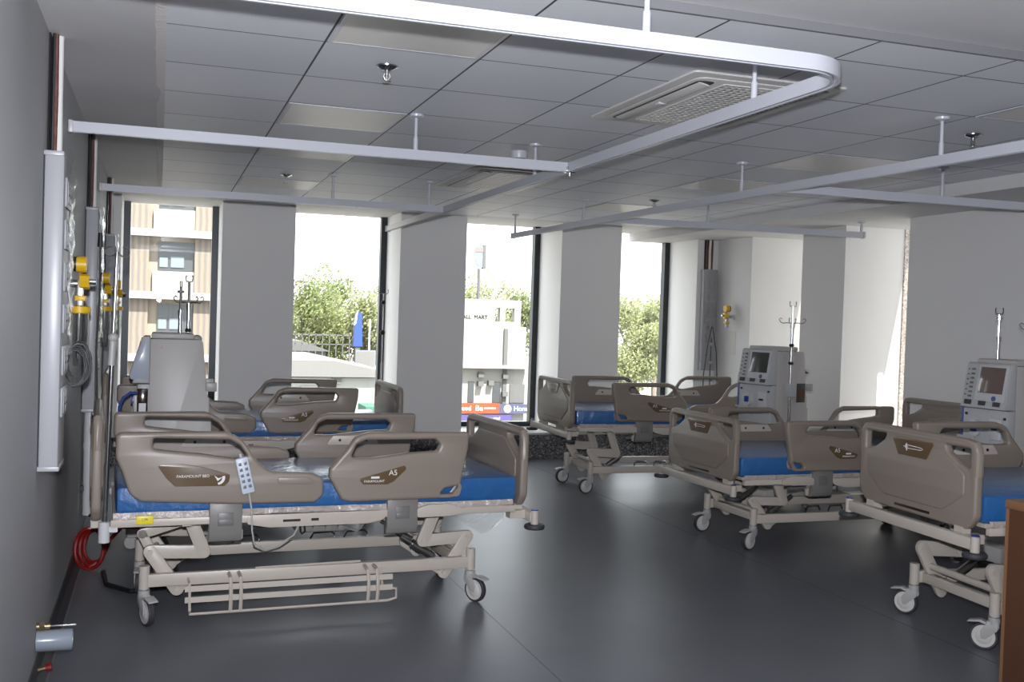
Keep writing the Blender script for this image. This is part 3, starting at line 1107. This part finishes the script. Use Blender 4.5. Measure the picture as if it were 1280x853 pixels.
# ------------------------------------------------------------------ wall service panels, risers, regulators
G_PAN = 'bedhead service panels'
panel_labels = ['tall white bedhead service panel nearest the camera on the left wall', 'white bedhead service panel on the left wall, second from the camera', 'white bedhead service panel on the left wall nearest the windows']


def service_panel(label, loc, rz, z0=.83, z1=1.99):
    """local: back against y = 0, front towards -y"""
    t = thing('service_panel', label, 'service panel', loc, rz, G_PAN)
    MB().b2((-.11, -.074, z0), (.11, -.002, z1), bev=.016).build('housing', M['panel'], t)
    MB().b2((-.112, -.070, z1-.012), (.112, -.001, z1+.006), bev=.003).b2((-.112, -.076, z0-.006), (.112, -.001, z0+.012), bev=.003).build('end_cap', M['panel'], t)
    n = 6
    for k in range(n):
        z = z1-.14-k*.155
        s = MB().b2((-.09, -.082, z-.055), (.09, -.073, z+.055), bev=.005)
        s.b2((-.07, -.085, z-.04), (-.01, -.081, z+.04), bev=.002).b2((.01, -.085, z-.04), (.07, -.081, z+.04), bev=.002)
        so = s.build('socket_plate', M['panel'], t)
        h = MB()
        for q in (-.04, .04):
            for e in ((0, .016), (-.012, -.008), (.012, -.008)):
                h.cyl((q+e[0], -.0845, z+e[1]), (q+e[0], -.0862, z+e[1]), .0045, 8)
        h.build('socket_holes', M['black'], so)
    rg = random.Random(int(loc[1]*10))

    def film(u, v):
        return Vector((-.10+.2*u, -.092-.006*math.sin(v*40+u*3)*math.sin(v*17)-.004*rg.random(), z1+.01-v*.75))
    MB().grid(film, 6, 46).build('film_wrap', M['film'], t)
    return t


def riser(label, loc, rz, z0, z1=2.446):
    t = thing('pipe_riser', label, 'pipes', loc, rz, 'pipe risers above the service panels')
    MB().b2((-.05, -.006, z0), (.05, -.001, z1)).build('shade_board', M['dark'], t)  # dark board standing in for the shaded depth of the wall slot
    MB().tube([(-.03, -.022, z0), (-.032, -.024, (z0+z1)/2), (-.03, -.022, z1)], .011, 8).tube([(.028, -.03, z0), (.03, -.032, (z0+z1)/2), (.026, -.036, z1)], .011, 8).build('lagged_pipe', M['copper'], t)
    MB().tube([(.0, -.036, z0), (-.002, -.034, z0+.2), (.004, -.034, z1)], .014, 10).build('white_conduit', M['paper'], t)
    MB().tube([(-.042, -.018, z0), (-.04, -.018, z1)], .006, 6).build('black_cable', M['black'], t)
    return t


for k, y in enumerate((4.24, 6.50, 8.80)):
    service_panel(panel_labels[k], (XL, y, 0), PI/2)
    riser(['lagged pipes rising to the ceiling above the nearest left wall panel', 'lagged pipes above the second left wall panel, under the curtain track', 'lagged pipes above the left wall panel beside the first window'][k], (XL, y+.05, 0), PI/2, 1.997)
_p = service_panel('white bedhead service panel in the far right corner beside the fourth window', (5.64, YF, 0), 0, .95, 2.03)
_p.scale.x = .78
riser('lagged pipes in the far right corner above the narrow panel', (5.64, YF, 0), 0, 2.037, ZD-.002)


def regulator(label, loc, rz, jar=True):
    t = thing('vacuum_regulator', label, 'gas regulator', loc, rz, 'yellow vacuum regulators')
    MB().cyl((0, -.001, 1.53), (0, -.03, 1.53), .016, 12).cyl((0, -.001, 1.53), (0, -.008, 1.53), .032, 18).build('wall_outlet', M['white'], t)
    MB().cyl((0, -.025, 1.53), (0, -.07, 1.53), .018, 12).b2((-.014, -.095, 1.42), (.014, -.065, 1.55), bev=.004).build('valve_body', M['steel'], t)
    MB().cyl((.0, -.064, 1.615), (.0, -.105, 1.615), .036, 20).cyl((0, -.078, 1.54), (0, -.118, 1.54), .034, 8).b2((-.026, -.105, 1.455), (.026, -.06, 1.478), bev=.003).build('gauge_housing', M['yellow'], t)
    MB().cyl((0, -.052, 1.615), (0, -.064, 1.615), .033, 20).build('gauge_face', M['black'], t)
    MB().cyl((0, -.118, 1.54), (0, -.145, 1.54), .012, 10).build('outlet_nozzle', M['steel'], t)
    if jar:
        MB().lathe([(.02, 1.435), (.046, 1.43), (.048, 1.405), (.044, 1.40)], (0, -.08, 0), 22).build('jar_lid', M['yellow'], t)
        MB().lathe([(.040, 1.40), (.038, 1.30), (.026, 1.18), (.022, 1.17)], (0, -.08, 0), 18).build('jar', M['jar'], t)
        MB().cyl((0, -.08, 1.43), (0, -.08, 1.20), .012, 10).build('jar_tube', M['steel'], t)
    return t


regulator('yellow vacuum regulator with suction jar between the first two left wall panels', (XL, 4.93, 0), PI/2)
regulator('yellow vacuum regulator just beyond the second left wall panel', (XL, 7.16, 0), PI/2)
regulator('yellow vacuum regulator on the left wall closest to the window', (XL, 9.25, 0), PI/2)
regulator('yellow vacuum regulator on the far right wall above the white card', (XR, 9.68, 0), -PI/2, False)
MB().b2((XR-.003, 9.62, 1.13), (XR-.0005, 9.75, 1.38)).build('paper_card', M['paper'], None, label='white card fixed under the yellow regulator on the far right wall', cat='card')

# cables and hoses along the left wall
ck = thing('coiled_cable', 'dark grey cable coiled up on the left wall behind the nearest panel', 'cable', (XL+.085, 4.72, 1.19))
mb = MB()
rc = random.Random(11)
for k in range(5):
    ph, rr = rc.uniform(0, 6), .062+rc.uniform(-.012, .012)
    ox, oz, tl = rc.uniform(-.012, .012), rc.uniform(-.02, .02), rc.uniform(-.5, .5)
    mb.tube([(ox+rr*.75*math.cos(a)+rc.uniform(-.003, .003), .02*math.sin(a+tl)+.008*k, oz+rr*1.35*math.sin(a)) for a in [ph+q*2*PI/18 for q in range(18)]], .0042, 6, closed=True)
mb.build('cable_coil', M['cable'], ck)
MB().tube([(-.03, .02, .08), (-.04, -.08, .20), (-.045, -.20, .30), (-.03, -.36, .46)], .0045, 6).build('cable_lead', M['cable'], ck)
for nm, lab, y, m_, z1_, sw in (('hanging_cable', 'dark cable with plug hanging in front of the second left wall panel', 6.36, 'cable', 1.78, .03), ('hanging_cable', 'pale cable hanging behind the near infusion pole on the left wall', 6.75, 'palecable', 1.4, -.03)):
    t = thing(nm, lab, 'cable', (XL+(.075 if m_ == 'cable' else .008), y, 0))
    MB().tube([(.01, 0, z1_), (.012, .01, z1_-.3), (.0, sw, 1.2), (.01, sw*2, .9), (-.01, sw, .6), (.0, 0, .35)], .006, 6).build('cable_lead', M[m_], t)
    MB().cyl((.01, 0, z1_-.01), (.01, 0, z1_+.07), .016, 10, r1=.012).build('plug', M['black'], t)
rh = thing('red_hose', 'coil of red hose lying against the left wall by the bed head', 'hose', (-.325, 6.02, 0))
mb = MB()
for k in range(3):
    mb.tube([(.072*math.cos(a)*(1-.12*k)+.012*k, -.02+.03*k+.012*math.sin(3*a), .125+.112*math.sin(a)*(1-.1*k)) for a in [q*2*PI/24 for q in range(24)]], .011, 8, closed=True)
mb.build('hose_coil', M['red'], rh)
MB().tube([(.0, .0, .02), (.06, .02, .05), (.10, .03, .16), (.16, .06, .22), (.26, .1, .21)], .011, 8).build('hose_tail', M['red'], rh)
MB().tube([(-.25, 5.92, .013), (-.22, 5.66, .013), (-.10, 5.50, .013), (.06, 5.54, .013), (.13, 5.70, .02), (.10, 5.86, .10), (.03, 5.95, .24), (.06, 6.02, .33), (.16, 6.06, .34)], .013, 8).build('black_hose', M['blackhose'], None, label='black hose looped on the floor beneath the bed head', cat='hose')
dp = thing('drain_pipe', 'white drain pipe on the left wall below the second panel', 'pipe', (XL, 6.48, 0))
MB().cyl((.045, 0, .22), (.045, 0, .825), .030, 16).cyl((.045, 0, .60), (.045, 0, .64), .034, 16).build('pipe', M['white'], dp)
MB().tube([(.045, 0, .25), (.06, -.02, .22), (.09, -.05, .23)], .012, 8).b2((.005, -.02, .36), (.05, .02, .39)).build('pipe_clip', M['black'], dp)

# stub pipe and small valves low on the left wall
st = thing('pipe_stub', 'grey plastic pipe stub with chrome lever valve low on the left wall', 'pipe', (XL, 4.25, .165))
mb = MB()
mb.lathe([(.034, .001), (.040, .003), (.040, .125), (.038, .128), (.033, .128), (.033, .09), (.001, .088)], (0, 0, 0), 24, Matrix.Rotation(PI/2, 3, 'Y'))
mb.build('pipe', M['pvc'], st)
MB().cyl((.001, .0, .055), (.05, .0, .055), .013, 12).cyl((.012, 0, .055), (.03, 0, .055), .019, 6).build('valve_body', M['brass'], st)
MB().b2((.045, -.004, .052), (.14, .004, .058), bev=.001).build('valve_lever', M['steel'], st)
sv = thing('stop_valve', 'small red-handled stop valve at the foot of the left wall', 'valve', (XL, 4.28, .045))
MB().cyl((.001, 0, 0), (.035, 0, .008), .010, 10).build('valve_body', M['brass'], sv)
MB().cyl((.035, 0, .008), (.055, 0, .012), .016, 10).build('valve_handle', M['red'], sv)
# panel cables in the far right corner
pc = thing('hanging_cable', 'grey cables hanging from the service panel in the far right corner', 'cable', (5.64, YF-.13, 0))
for pts in ([(0, 0, 1.42), (-.05, -.01, 1.2), (-.085, -.01, .9), (-.085, -.01, .55)], [(.01, 0, 1.42), (.06, -.01, 1.15), (.085, -.01, .8), (.085, -.01, .55)], [(0, 0, 1.3), (-.005, -.005, 1.0), (0, 0, .6)]):
    MB().tube(pts, .006, 6).build('cable_lead', M['cable'], pc)
for z in (1.23, 1.03, .85):
    MB().sphere((0, -.01, z), .02).build('cable_tie', M['castergrey'], pc)
wp = thing('wall_hook', 'small black hook on the grey pier right of the dialysis machine', 'hook', (XR, 8.38, 1.02))
MB().b2((-.012, -.03, -.03), (-.001, .03, .03), bev=.003).prism([(-.03, .02), (.03, .02), (-.09, -.005), (-.09, .0)], -.05, -.010, axis='X').build('hook_arm', M['black'], wp)

# ------------------------------------------------------------------ curtain tracks
ZT = 2.245
G_TR = 'curtain tracks'


def track(label, pts, hangers, caps=()):
    t = thing('curtain_track', label, 'curtain track', (0, 0, 0), 0, G_TR)
    mb = MB()
    P = [Vector((x, y, ZT)) for x, y in pts]
    rings = []
    N = len(P)
    sec = [(-.016, .024), (.016, .024), (.016, -.024), (.006, -.024), (.006, -.012), (-.006, -.012), (-.006, -.024), (-.016, -.024)]
    for i in range(N):
        d = (P[min(i+1, N-1)]-P[max(i-1, 0)]).normalized()
        n = Vector((-d.y, d.x, 0))
        rings.append([mb.bm.verts.new(P[i]+n*a+Vector((0, 0, b))) for a, b in sec])
    for A, B in zip(rings, rings[1:]):
        for k in range(len(sec)):
            mb.bm.faces.new((A[k], A[(k+1) % len(sec)], B[(k+1) % len(sec)], B[k]))
    mb.bm.faces.new(rings[0][::-1])
    mb.bm.faces.new(rings[-1])
    mb.build('rail', M['track'], t)
    for (x, y, zt) in hangers:
        h = MB().cyl((x, y, ZT+.024), (x, y, zt-.004), .0085, 12).cyl((x, y, ZT+.024), (x, y, ZT+.085), .012, 12)
        h.lathe([(.012, zt-.02), (.034, zt-.012), (.036, zt-.001)], (x, y, 0), 18)
        h.build('hanger_rod', M['track'], t)
    for (x, y, d) in caps:
        MB().box((x, y, ZT), (.02 if d == 'x' else .046, .046 if d == 'x' else .02, .056), bev=.003).build('end_cap', M['white'], t)
    return t


cor = [(2.04-.20+.20*math.sin(a), 2.72+.20-.20*math.cos(a)) for a in [k*PI/2/10 for k in range(11)]]
track('white U-shaped curtain track with rounded corner in the foreground', [(XL+.002, 2.72)]+cor+[(2.036, 5.13), (2.02, 9.67)], [(.4, 2.72, 2.476), (1.30, 2.72, 2.476), (2.038, 3.34, ZC), (2.03, 5.66, ZC)], [(2.02, 9.67, 'y')])
_t = track('white curtain track from the left wall to the long foreground track', [(XL+.002, 5.135), (2.018, 5.13)], [(1.20, 5.132, ZC)], [(XL+.012, 5.135, 'x')])
MB().box((2.036, 5.13, ZT-.012), (.05, .05, .03), bev=.004).cyl((2.036, 5.13, ZT-.045), (2.036, 5.13, ZT-.01), .006, 8).build('joint_clip', M['chrome'], _t)
track('white curtain track crossing in front of the windows on the left', [(XL+.002, 7.65), (2.01, 7.63)], [(1.18, 7.64, ZC), (1.90, 7.632, ZC)], [(XL+.012, 7.65, 'x')])
track('white curtain track running along the foot of the right beds', [(3.60, .9), (3.50, 3.0), (3.40, 5.2), (3.25, 9.63)], [(3.455, 4.0, ZC), (3.385, 5.65, ZC), (3.31, 8.0, ZC), (3.252, 9.58, ZC), (3.55, 2.0, 2.476)], [(3.25, 9.63, 'y')])
track('white curtain track between the two nearer right beds', [(3.42, 5.22), (XR-.002, 5.15)], [(4.50, 5.187, ZC)], [(XR-.012, 5.15, 'x')])
track('white curtain track between the two farther right beds', [(3.335, 7.55), (XR-.1, 7.45)], [(4.20, 7.513, ZC), (XR-.12, 7.45, ZD)], [(XR-.10, 7.45, 'x')])

# ------------------------------------------------------------------ ceiling fittings
G_L = 'recessed ceiling lights, all switched off'
lights = [(.562, 3.325, 'unlit ceiling light panel nearest the camera, left column, beside the foreground track'), (.562, 5.125, 'unlit ceiling light panel in the left column, just ahead of the left cross track'),
          (.562, 6.325, 'unlit ceiling light panel in the left column just beyond the left cross track'), (.562, 8.125, 'unlit ceiling light panel in the left column nearest the windows'),
          (3.562, 3.325, 'unlit ceiling light panel at the right edge, nearest the camera on that side'), (3.562, 5.125, 'unlit ceiling light panel in the right column, ahead of the long right track'),
          (3.562, 6.325, 'unlit ceiling light panel in the right column, behind a hanger of the long right track'), (3.562, 8.125, 'unlit ceiling light panel in the right column nearest the windows')]
for x, y, lab in lights:
    t = thing('ceiling_light', lab, 'ceiling light', (x+.3, y+.3, ZC), 0, G_L)
    f = MB()
    for s in (-1, 1):
        f.b2((-.292, s*.275, -.004), (.292, s*.292, -.0005)).b2((s*.275, -.275, -.004), (s*.292, .275, -.0005))
    f.build('frame', M['track'], t)
    MB().b2((-.275, -.275, -.003), (.275, .275, -.0008)).build('diffuser', M['lightpanel'], t)


def cassette(label, x0, y0, x1, y1):
    t = thing('air_conditioner', label, 'air conditioner', ((x0+x1)/2, (y0+y1)/2, ZC), 0, 'ceiling cassette air conditioners')
    a, b = (x1-x0)/2, (y1-y0)/2
    MB().prism(fillet([(-a, -b), (a, -b), (a, b), (-a, b)], .03), -.012, -.001, axis='Z', bev=.005).build('cover', M['ac'], t)
    MB().prism(fillet([(-a+.05, -b+.06), (a-.04, -b+.06), (a-.04, b-.06), (-a+.05, b-.06)], .05), -.018, -.012, axis='Z', bev=.004).build('raised_panel', M['ac'], t)
    MB().prism(fillet([(-a+.07, -b+.10), (-a+.15, -b+.10), (-a+.15, b-.10), (-a+.07, b-.10)], .03), -.0195, -.017, axis='Z').build('air_slot', M['ac_dark'], t)
    lv = MB()
    lv.box((-a+.108, 0, -.024), (.050, 2*b-.25, .006), Matrix.Rotation(.22, 3, 'Y'), bev=.002)
    lv.build('louvre', M['ac'], t)
    MB().b2((-a+.10, -.02, -.034), (-a+.135, .02, -.022), bev=.003).build('louvre_clip', M['white'], t)
    g = MB()
    gx0, gx1, gy0, gy1 = -a+.20, a-.08, -b+.12, b-.12
    nx, ny = 13, 22
    for i in range(nx+1):
        x = gx0+(gx1-gx0)*i/nx
        g.b2((x-.006, gy0, -.0225), (x+.006, gy1, -.018))
    for j in range(ny+1):
        y = gy0+(gy1-gy0)*j/ny
        g.b2((gx0, y-.008, -.0215), (gx1, y+.008, -.018))
    gr = g.build('intake_grille', M['ac'], t)
    MB().b2((gx0, gy0, -.0192), (gx1, gy1, -.0178)).build('grille_back', M['bedgrey'], gr)
    return t


cassette('cassette air conditioner in the ceiling behind the curved track corner', 1.98, 3.68, 2.70, 4.75)
cassette('cassette air conditioner in the ceiling farther back near the windows', 1.975, 6.65, 2.67, 7.78)
for x, y, z, lab in ((.852, 4.19, ZC, 'chrome sprinkler head between the first two left light panels'), (.865, 7.84, ZC, 'small sprinkler head beside the left light panel nearest the windows'), (3.883, 4.27, ZC, 'sprinkler head near the right edge beside the long track'), (3.82, 7.73, ZC, 'sprinkler head beside the farthest right light panel')):
    t = thing('sprinkler', lab, 'sprinkler', (x, y, z), 0, 'fire sprinklers')
    MB().lathe([(.045, -.001), (.044, -.006), (.022, -.018), (.012, -.020)], (0, 0, 0), 20).build('escutcheon', M['chrome'], t)
    k = MB().cyl((0, 0, -.018), (0, 0, -.034), .010, 12)
    for s in (-1, 1):
        k.tube([(s*.009, 0, -.030), (s*.013, 0, -.045), (s*.004, 0, -.062)], .003, 6)
    k.cyl((0, 0, -.030), (0, 0, -.060), .003, 6).lathe([(.004, -.060), (.018, -.062), (.018, -.065), (.004, -.067)], (0, 0, 0), 16)
    k.build('sprinkler_head', M['steel'], t)
sd = thing('smoke_detector', 'round smoke detector beside the hanger above the left cross track', 'smoke detector', (2.03, 5.95, ZC))
MB().lathe([(.05, -.001), (.052, -.02), (.046, -.045), (.03, -.056), (.01, -.058)], (0, 0, 0), 24).build('housing', M['white'], sd)
MB().lathe([(.047, -.047), (.036, -.055), (.034, -.0575)], (0, 0, 0), 24).build('sensor_slot', M['cable'], sd)

# ------------------------------------------------------------------ wooden cabinet at the right edge
wc = thing('wooden_cabinet', 'varnished wooden cabinet cut off by the right edge of the photo', 'cabinet', (1.905, 1.94, 0))
MB().b2((.0, -.62, .05), (.75, -.012, 1.03)).build('carcass', M['wood'], wc)
MB().b2((-.004, -.632, 1.03), (.76, .0, 1.052), bev=.004).build('top', M['woodedge'], wc)
MB().b2((.0, -.012, .05), (.014, -.002, 1.03)).b2((.0, -.012, .05), (.75, -.004, .07)).build('edge_band', M['woodedge'], wc)
MB().b2((.03, -.60, 0), (.72, -.03, .05)).build('plinth', M['trim'], wc)

# ------------------------------------------------------------------ outside
ZG = -5.2
struct('ground', MB().b2((-80, 11.5, ZG-.2), (120, 160, ZG)), M['ground'])


def bx(lo, hi, m, name, parent):
    return MB().b2(lo, hi).build(name, M[m], parent)


ba = thing('apartment_building', 'cream apartment building with ribbed cladding seen through the first window', 'building', (0, 46, ZG))
bx((-9, .3, 0), (3.2, 9, 20), 'bl_cream', 'wall', ba)
for k in range(-1, 5):
    z = 4.52-ZG+(k-1)*2.6
    bx((-9.1, -.35, z-.15), (3.3, .3, z+.15), 'bl_white', 'floor_band', ba)
    for a, b in ((-2.6, -.45), (1.37, 2.9), (-6.5, -4.2)):
        bx((a, .0, z-2.45), (b, .3, z-.15), 'bl_rib', 'ribbed_panel', ba)
    wn = bx((-.08, .22, z-1.55), (1.36, .31, z-.35), 'bl_glass', 'window', ba)
    bx((-.03, .18, z-1.40), (.30, .22, z-1.0), 'bl_pane', 'pane', wn)
    bx((.42, .18, z-1.40), (.95, .22, z-.95), 'bl_pane', 'pane', wn)
    bx((-.3, .1, z-2.45), (1.37, .3, z-1.57), 'bl_white', 'spandrel', ba)

hb = thing('white_hall', 'long white building with shop signs seen through the third window', 'building', (14, 50, ZG))
T = lambda z: z-ZG
bx((-1.5, 0, 0), (3.75, 3.5, T(1.0)), 'bl_white', 'wall', hb)
p = MB().b2((-1.5, 0, T(1.0)), (2.05, .4, T(2.35)))
p.b2((2.05, 0, T(1.95)), (3.45, .4, T(2.35))).b2((2.05, 0, T(1.0)), (3.45, .4, T(1.25))).b2((2.33, .01, T(1.25)), (2.60, .39, T(1.95))).b2((3.10, .01, T(1.25)), (3.44, .39, T(1.95)))
p.build('parapet', M['bl_white'], hb)
bx((-1.5, -.5, T(-1.1)), (3.8, 0, T(-.95)), 'bl_white', 'ledge', hb)
bx((2.55, -.12, T(-2.9)), (2.75, 0, T(.9)), 'bl_grey', 'downpipe', hb)
for a, b in ((.75, 1.05), (2.05, 2.45), (.25, .40)):
    bx((a, -.05, T(-2.85)), (b, .02, T(-1.8)), 'bl_glass', 'shop_window', hb)
bx((2.95, -.06, T(-2.85)), (3.75, .02, T(-1.9)), 'bl_grey', 'shutter', hb)
for a, z in ((1.2, -1.45), (1.2, -1.9), (1.75, -1.85), (2.5, -1.5), (2.5, -2.4)):
    bx((a, -.3, T(z-.12)), (a+.28, -.01, T(z+.12)), 'bl_grey', 'cooler_unit', hb)
so = bx((.2, -.30, T(-3.38)), (2.35, -.2, T(-2.86)), 'shop_orange', 'sign_board', hb)
sb = bx((2.35, -.30, T(-3.38)), (4.1, -.2, T(-2.90)), 'shop_blue', 'sign_board', hb)
sp_ = bx((.2, -.32, T(-3.8)), (3.0, -.2, T(-3.45)), 'shop_purple', 'sign_board', hb)
tx = lambda cx, cz, y=-.31: (lambda a, b, d: Vector((cx+a, y+d, T(cz)+b)))
put('lettering', text_mesh('lettering', 'eed', .34, M['shop_white'], tx(.62, -3.12), .01), so)
put('lettering', text_mesh('lettering', 'Be', .40, M['shop_white'], tx(1.28, -3.12), .01), so)
MB().b2((1.55, -.315, T(-3.16)), (2.15, -.30, T(-3.08))).build('lettering', M['shop_white'], so)
put('lettering', text_mesh('lettering', 'Home', .36, M['shop_white'], tx(3.55, -3.14), .01), sb)
MB().cyl((2.78, -.30, T(-3.14)), (2.78, -.318, T(-3.14)), .20, 16).build('logo_mark', M['shop_white'], sb)
put('lettering', text_mesh('lettering', 'Be Inn soul', .22, M['shop_white'], tx(1.9, -3.62, -.33), .01), sp_)
put('lettering', text_mesh('lettering', 'SHALL  MART', .27, M['black'], tx(.85, 1.45, -.02), .01), hb)

ps = thing('pole_sign', 'tall double-sided sign on a pole above the white building', 'sign', (16.5, 54.5, ZG))
MB().cyl((0, 0, 0), (0, 0, T(4.1)), .09, 10).build('pole', M['bl_grey'], ps)
sg = MB().b2((-.30, -.10, T(4.15)), (.30, .10, T(5.35)))
MB().b2((.18, -.14, T(4.08)), (.34, .16, T(5.4))).build('sign_edge', M['bl_grey'], ps)
s2 = sg.build('sign_face', M['bl_pane'], ps)
MB().b2((-.30, -.12, T(5.0)), (.18, -.10, T(5.25))).build('red_band', M['pinkband'], s2)
MB().prism([(-.25, T(4.75)), (-.17, T(4.75)), (-.06, T(4.45)), (.05, T(4.75)), (.13, T(4.75)), (-.02, T(4.3)), (-.10, T(4.3))], -.125, -.10).build('logo_mark', M['paleblue'], s2)

py = thing('sign_pylon', 'tapering blue sign pylon standing among the trees', 'sign', (8.2, 45, ZG))
MB().prism([(-.20, T(.0)), (.20, T(.0)), (.14, T(1.45)), (-.02, T(1.55)), (-.14, T(1.3))], -.15, .15).build('pylon_face', M['pylon'], py)
MB().prism([(-.21, T(.9)), (-.10, T(1.0)), (-.04, T(1.55)), (-.14, T(1.35))], -.17, -.14).build('white_tip', M['shop_white'], py)
MB().b2((-.1, -.1, 0), (.1, .1, T(0))).build('pylon_post', M['bl_grey'], py)
bb = thing('notice_board', 'pale sign box below the blue pylon', 'sign', (8.5, 44.6, ZG))
MB().b2((-.45, -.1, T(-1.0)), (.42, .1, T(-.15))).build('board', M['bl_pane'], bb)
MB().b2((-.40, -.12, T(-.95)), (.37, -.10, T(-.2))).build('board_face', M['bl_roof'], bb)
MB().b2((-.4, -.05, 0), (-.3, .05, T(-1))).b2((.3, -.05, 0), (.4, .05, T(-1))).build('board_post', M['bl_grey'], bb)
MB().cyl((8.72, 45, ZG), (8.72, 45, 1.2), .04, 8).build('lamp_post', M['shop_white'], None, label='thin white post right of the blue pylon', cat='post')

sh = thing('low_shed', 'white roofed shed in the lower part of the second window', 'building', (4.8, 30, ZG))
MB().b2((-3.0, .2, 0), (1.6, 6, T(-.45))).build('wall', M['bl_white'], sh)
MB().prism([(-3.2, T(.05)), (.0, T(.05)), (1.9, T(-.32)), (1.9, T(-.42)), (-3.2, T(-.42))], 0, 6.2).build('roof', M['bl_roof'], sh)
MB().b2((-.9, .1, T(-.95)), (-.2, .21, T(-.7))).b2((.0, .1, T(-.62)), (.25, .21, T(-.35))).build('vent_opening', M['bl_grey'], sh)
gs = thing('grey_house', 'small grey house with railing at the left of the second window', 'building', (6.0, 48, ZG))
MB().b2((-1.5, 0, 0), (1.3, 4, T(-.3))).build('wall', M['bl_roof'], gs)
MB().prism([(-1.7, T(.1)), (.2, T(.1)), (1.5, T(-.35)), (-1.7, T(-.35))], -.2, 4).build('roof', M['bl_grey'], gs)
MB().b2((.1, -.03, T(-1.0)), (.35, .02, T(-.6))).b2((.7, -.03, T(-1.0)), (1.0, .02, T(-.6))).build('window', M['bl_glass'], gs)
fe = MB()
for k in range(14):
    fe.b2((4.2+k*.3, 46.5, -.5), (4.24+k*.3, 46.54, .45))
fe.b2((4.2, 46.5, .40), (8.2, 46.54, .46)).b2((4.2, 46.5, .0), (8.2, 46.54, .04)).b2((4.2, 46.5, ZG), (4.3, 46.6, -.5)).b2((8.1, 46.5, ZG), (8.2, 46.6, -.5))
fe.build('railing', M['bl_grey'], None, label='thin grey railing behind the sheds outside the second window', cat='fence')
aw = thing('awning', 'green awning low in the second window', 'awning', (5.75, 28.6, ZG))
MB().prism([(-.25, T(-1.15)), (.6, T(-1.15)), (.6, T(-1.40)), (-.25, T(-1.35))], 0, 1.2).build('canopy', M['green'], aw)
MB().b2((-.2, .05, 0), (-.15, .1, T(-1.35))).b2((.5, .05, 0), (.55, .1, T(-1.38))).build('awning_post', M['bl_grey'], aw)


def tree(label, x, y, top, rx, rz_, n, m, seed, ls=.20):
    rt = random.Random(seed)
    t = thing('tree', label, 'tree', (x, y, ZG), 0, 'trees beyond the windows')
    Hh = top-ZG
    tr = MB()
    tr.tube([(0, 0, 0), (.05, .02, Hh*.25), (-.06, .0, Hh*.5), (.0, .05, Hh*.75)], [.20, .16, .11, .05], 8)
    clumps = []
    for k in range(16):
        a = rt.uniform(0, 2*PI)
        rr = rx*math.sqrt(rt.random())*.8
        c = Vector((rr*math.cos(a), rr*math.sin(a)*.7, Hh-rz_*rt.uniform(.15, 1.8)))
        if c.z > Hh-rz_*.35:
            c.x *= .6
            c.y *= .6
        clumps.append((c, rt.uniform(.28, .5)*rx))
        tr.tube([(0, 0, min(c.z-.2, Hh*.55)), c*.5+Vector((0, 0, Hh*.28)), c], [.06, .04, .015], 5)
    tr.build('trunk', M['bark'], t)
    f = MB()
    for k in range(n):
        c, r = clumps[k % len(clumps)]
        d = Vector((rt.gauss(0, 1), rt.gauss(0, 1), rt.gauss(0, 1))).normalized()
        p = c+d*r*(rt.random()**.45)
        p.z = max(p.z, 1.2)
        s = ls*rt.uniform(.6, 1.4)
        a = Vector((rt.gauss(0, 1), rt.gauss(0, 1), rt.gauss(0, 1))).normalized()
        b = a.orthogonal().normalized()
        q = a.cross(b)
        V = [f.bm.verts.new(p+b*s*.5), f.bm.verts.new(p+q*s*.28), f.bm.verts.new(p-b*s*.5), f.bm.verts.new(p-q*s*.28)]
        f.bm.faces.new(V)
    me = bpy.data.meshes.new('foliage')
    f.bm.to_mesh(me)
    f.bm.free()
    me.materials.append(M[m])
    put('foliage', me, t)
    return t


tree('broad pale green tree behind the shed at the left of the second window', 7.2, 56, 3.15, 2.6, 2.4, 10400, 'leaf', 1, .17)
tree('green tree at the right of the second window behind the blue pylon', 10.7, 57, 3.1, 2.7, 2.5, 10400, 'leaf2', 2)
tree('green tree filling the gap in the middle of the second window', 9.4, 60, 3.5, 2.9, 2.6, 8400, 'leaf', 3)
tree('low green tree whose top shows over the white building', 21.3, 70, 4.9, 3.2, 2.4, 6000, 'leaf2', 4)
tree('dim green tree seen through the parapet openings of the white building', 24.3, 70, 2.9, 2.4, 2.0, 6000, 'leaf', 5)
tree('tall pale tree filling the fourth window', 19.2, 40, 3.0, 1.7, 2.2, 13000, 'leaf2', 6, .14)
tree('green tree behind the tall pale tree of the fourth window', 21.6, 43, 2.4, 1.9, 2.2, 9000, 'leaf', 8, .15)
tree('leafy tree low at the left of the fourth window', 18.6, 42, 1.4, 1.8, 2.0, 9000, 'leaf', 9, .15)
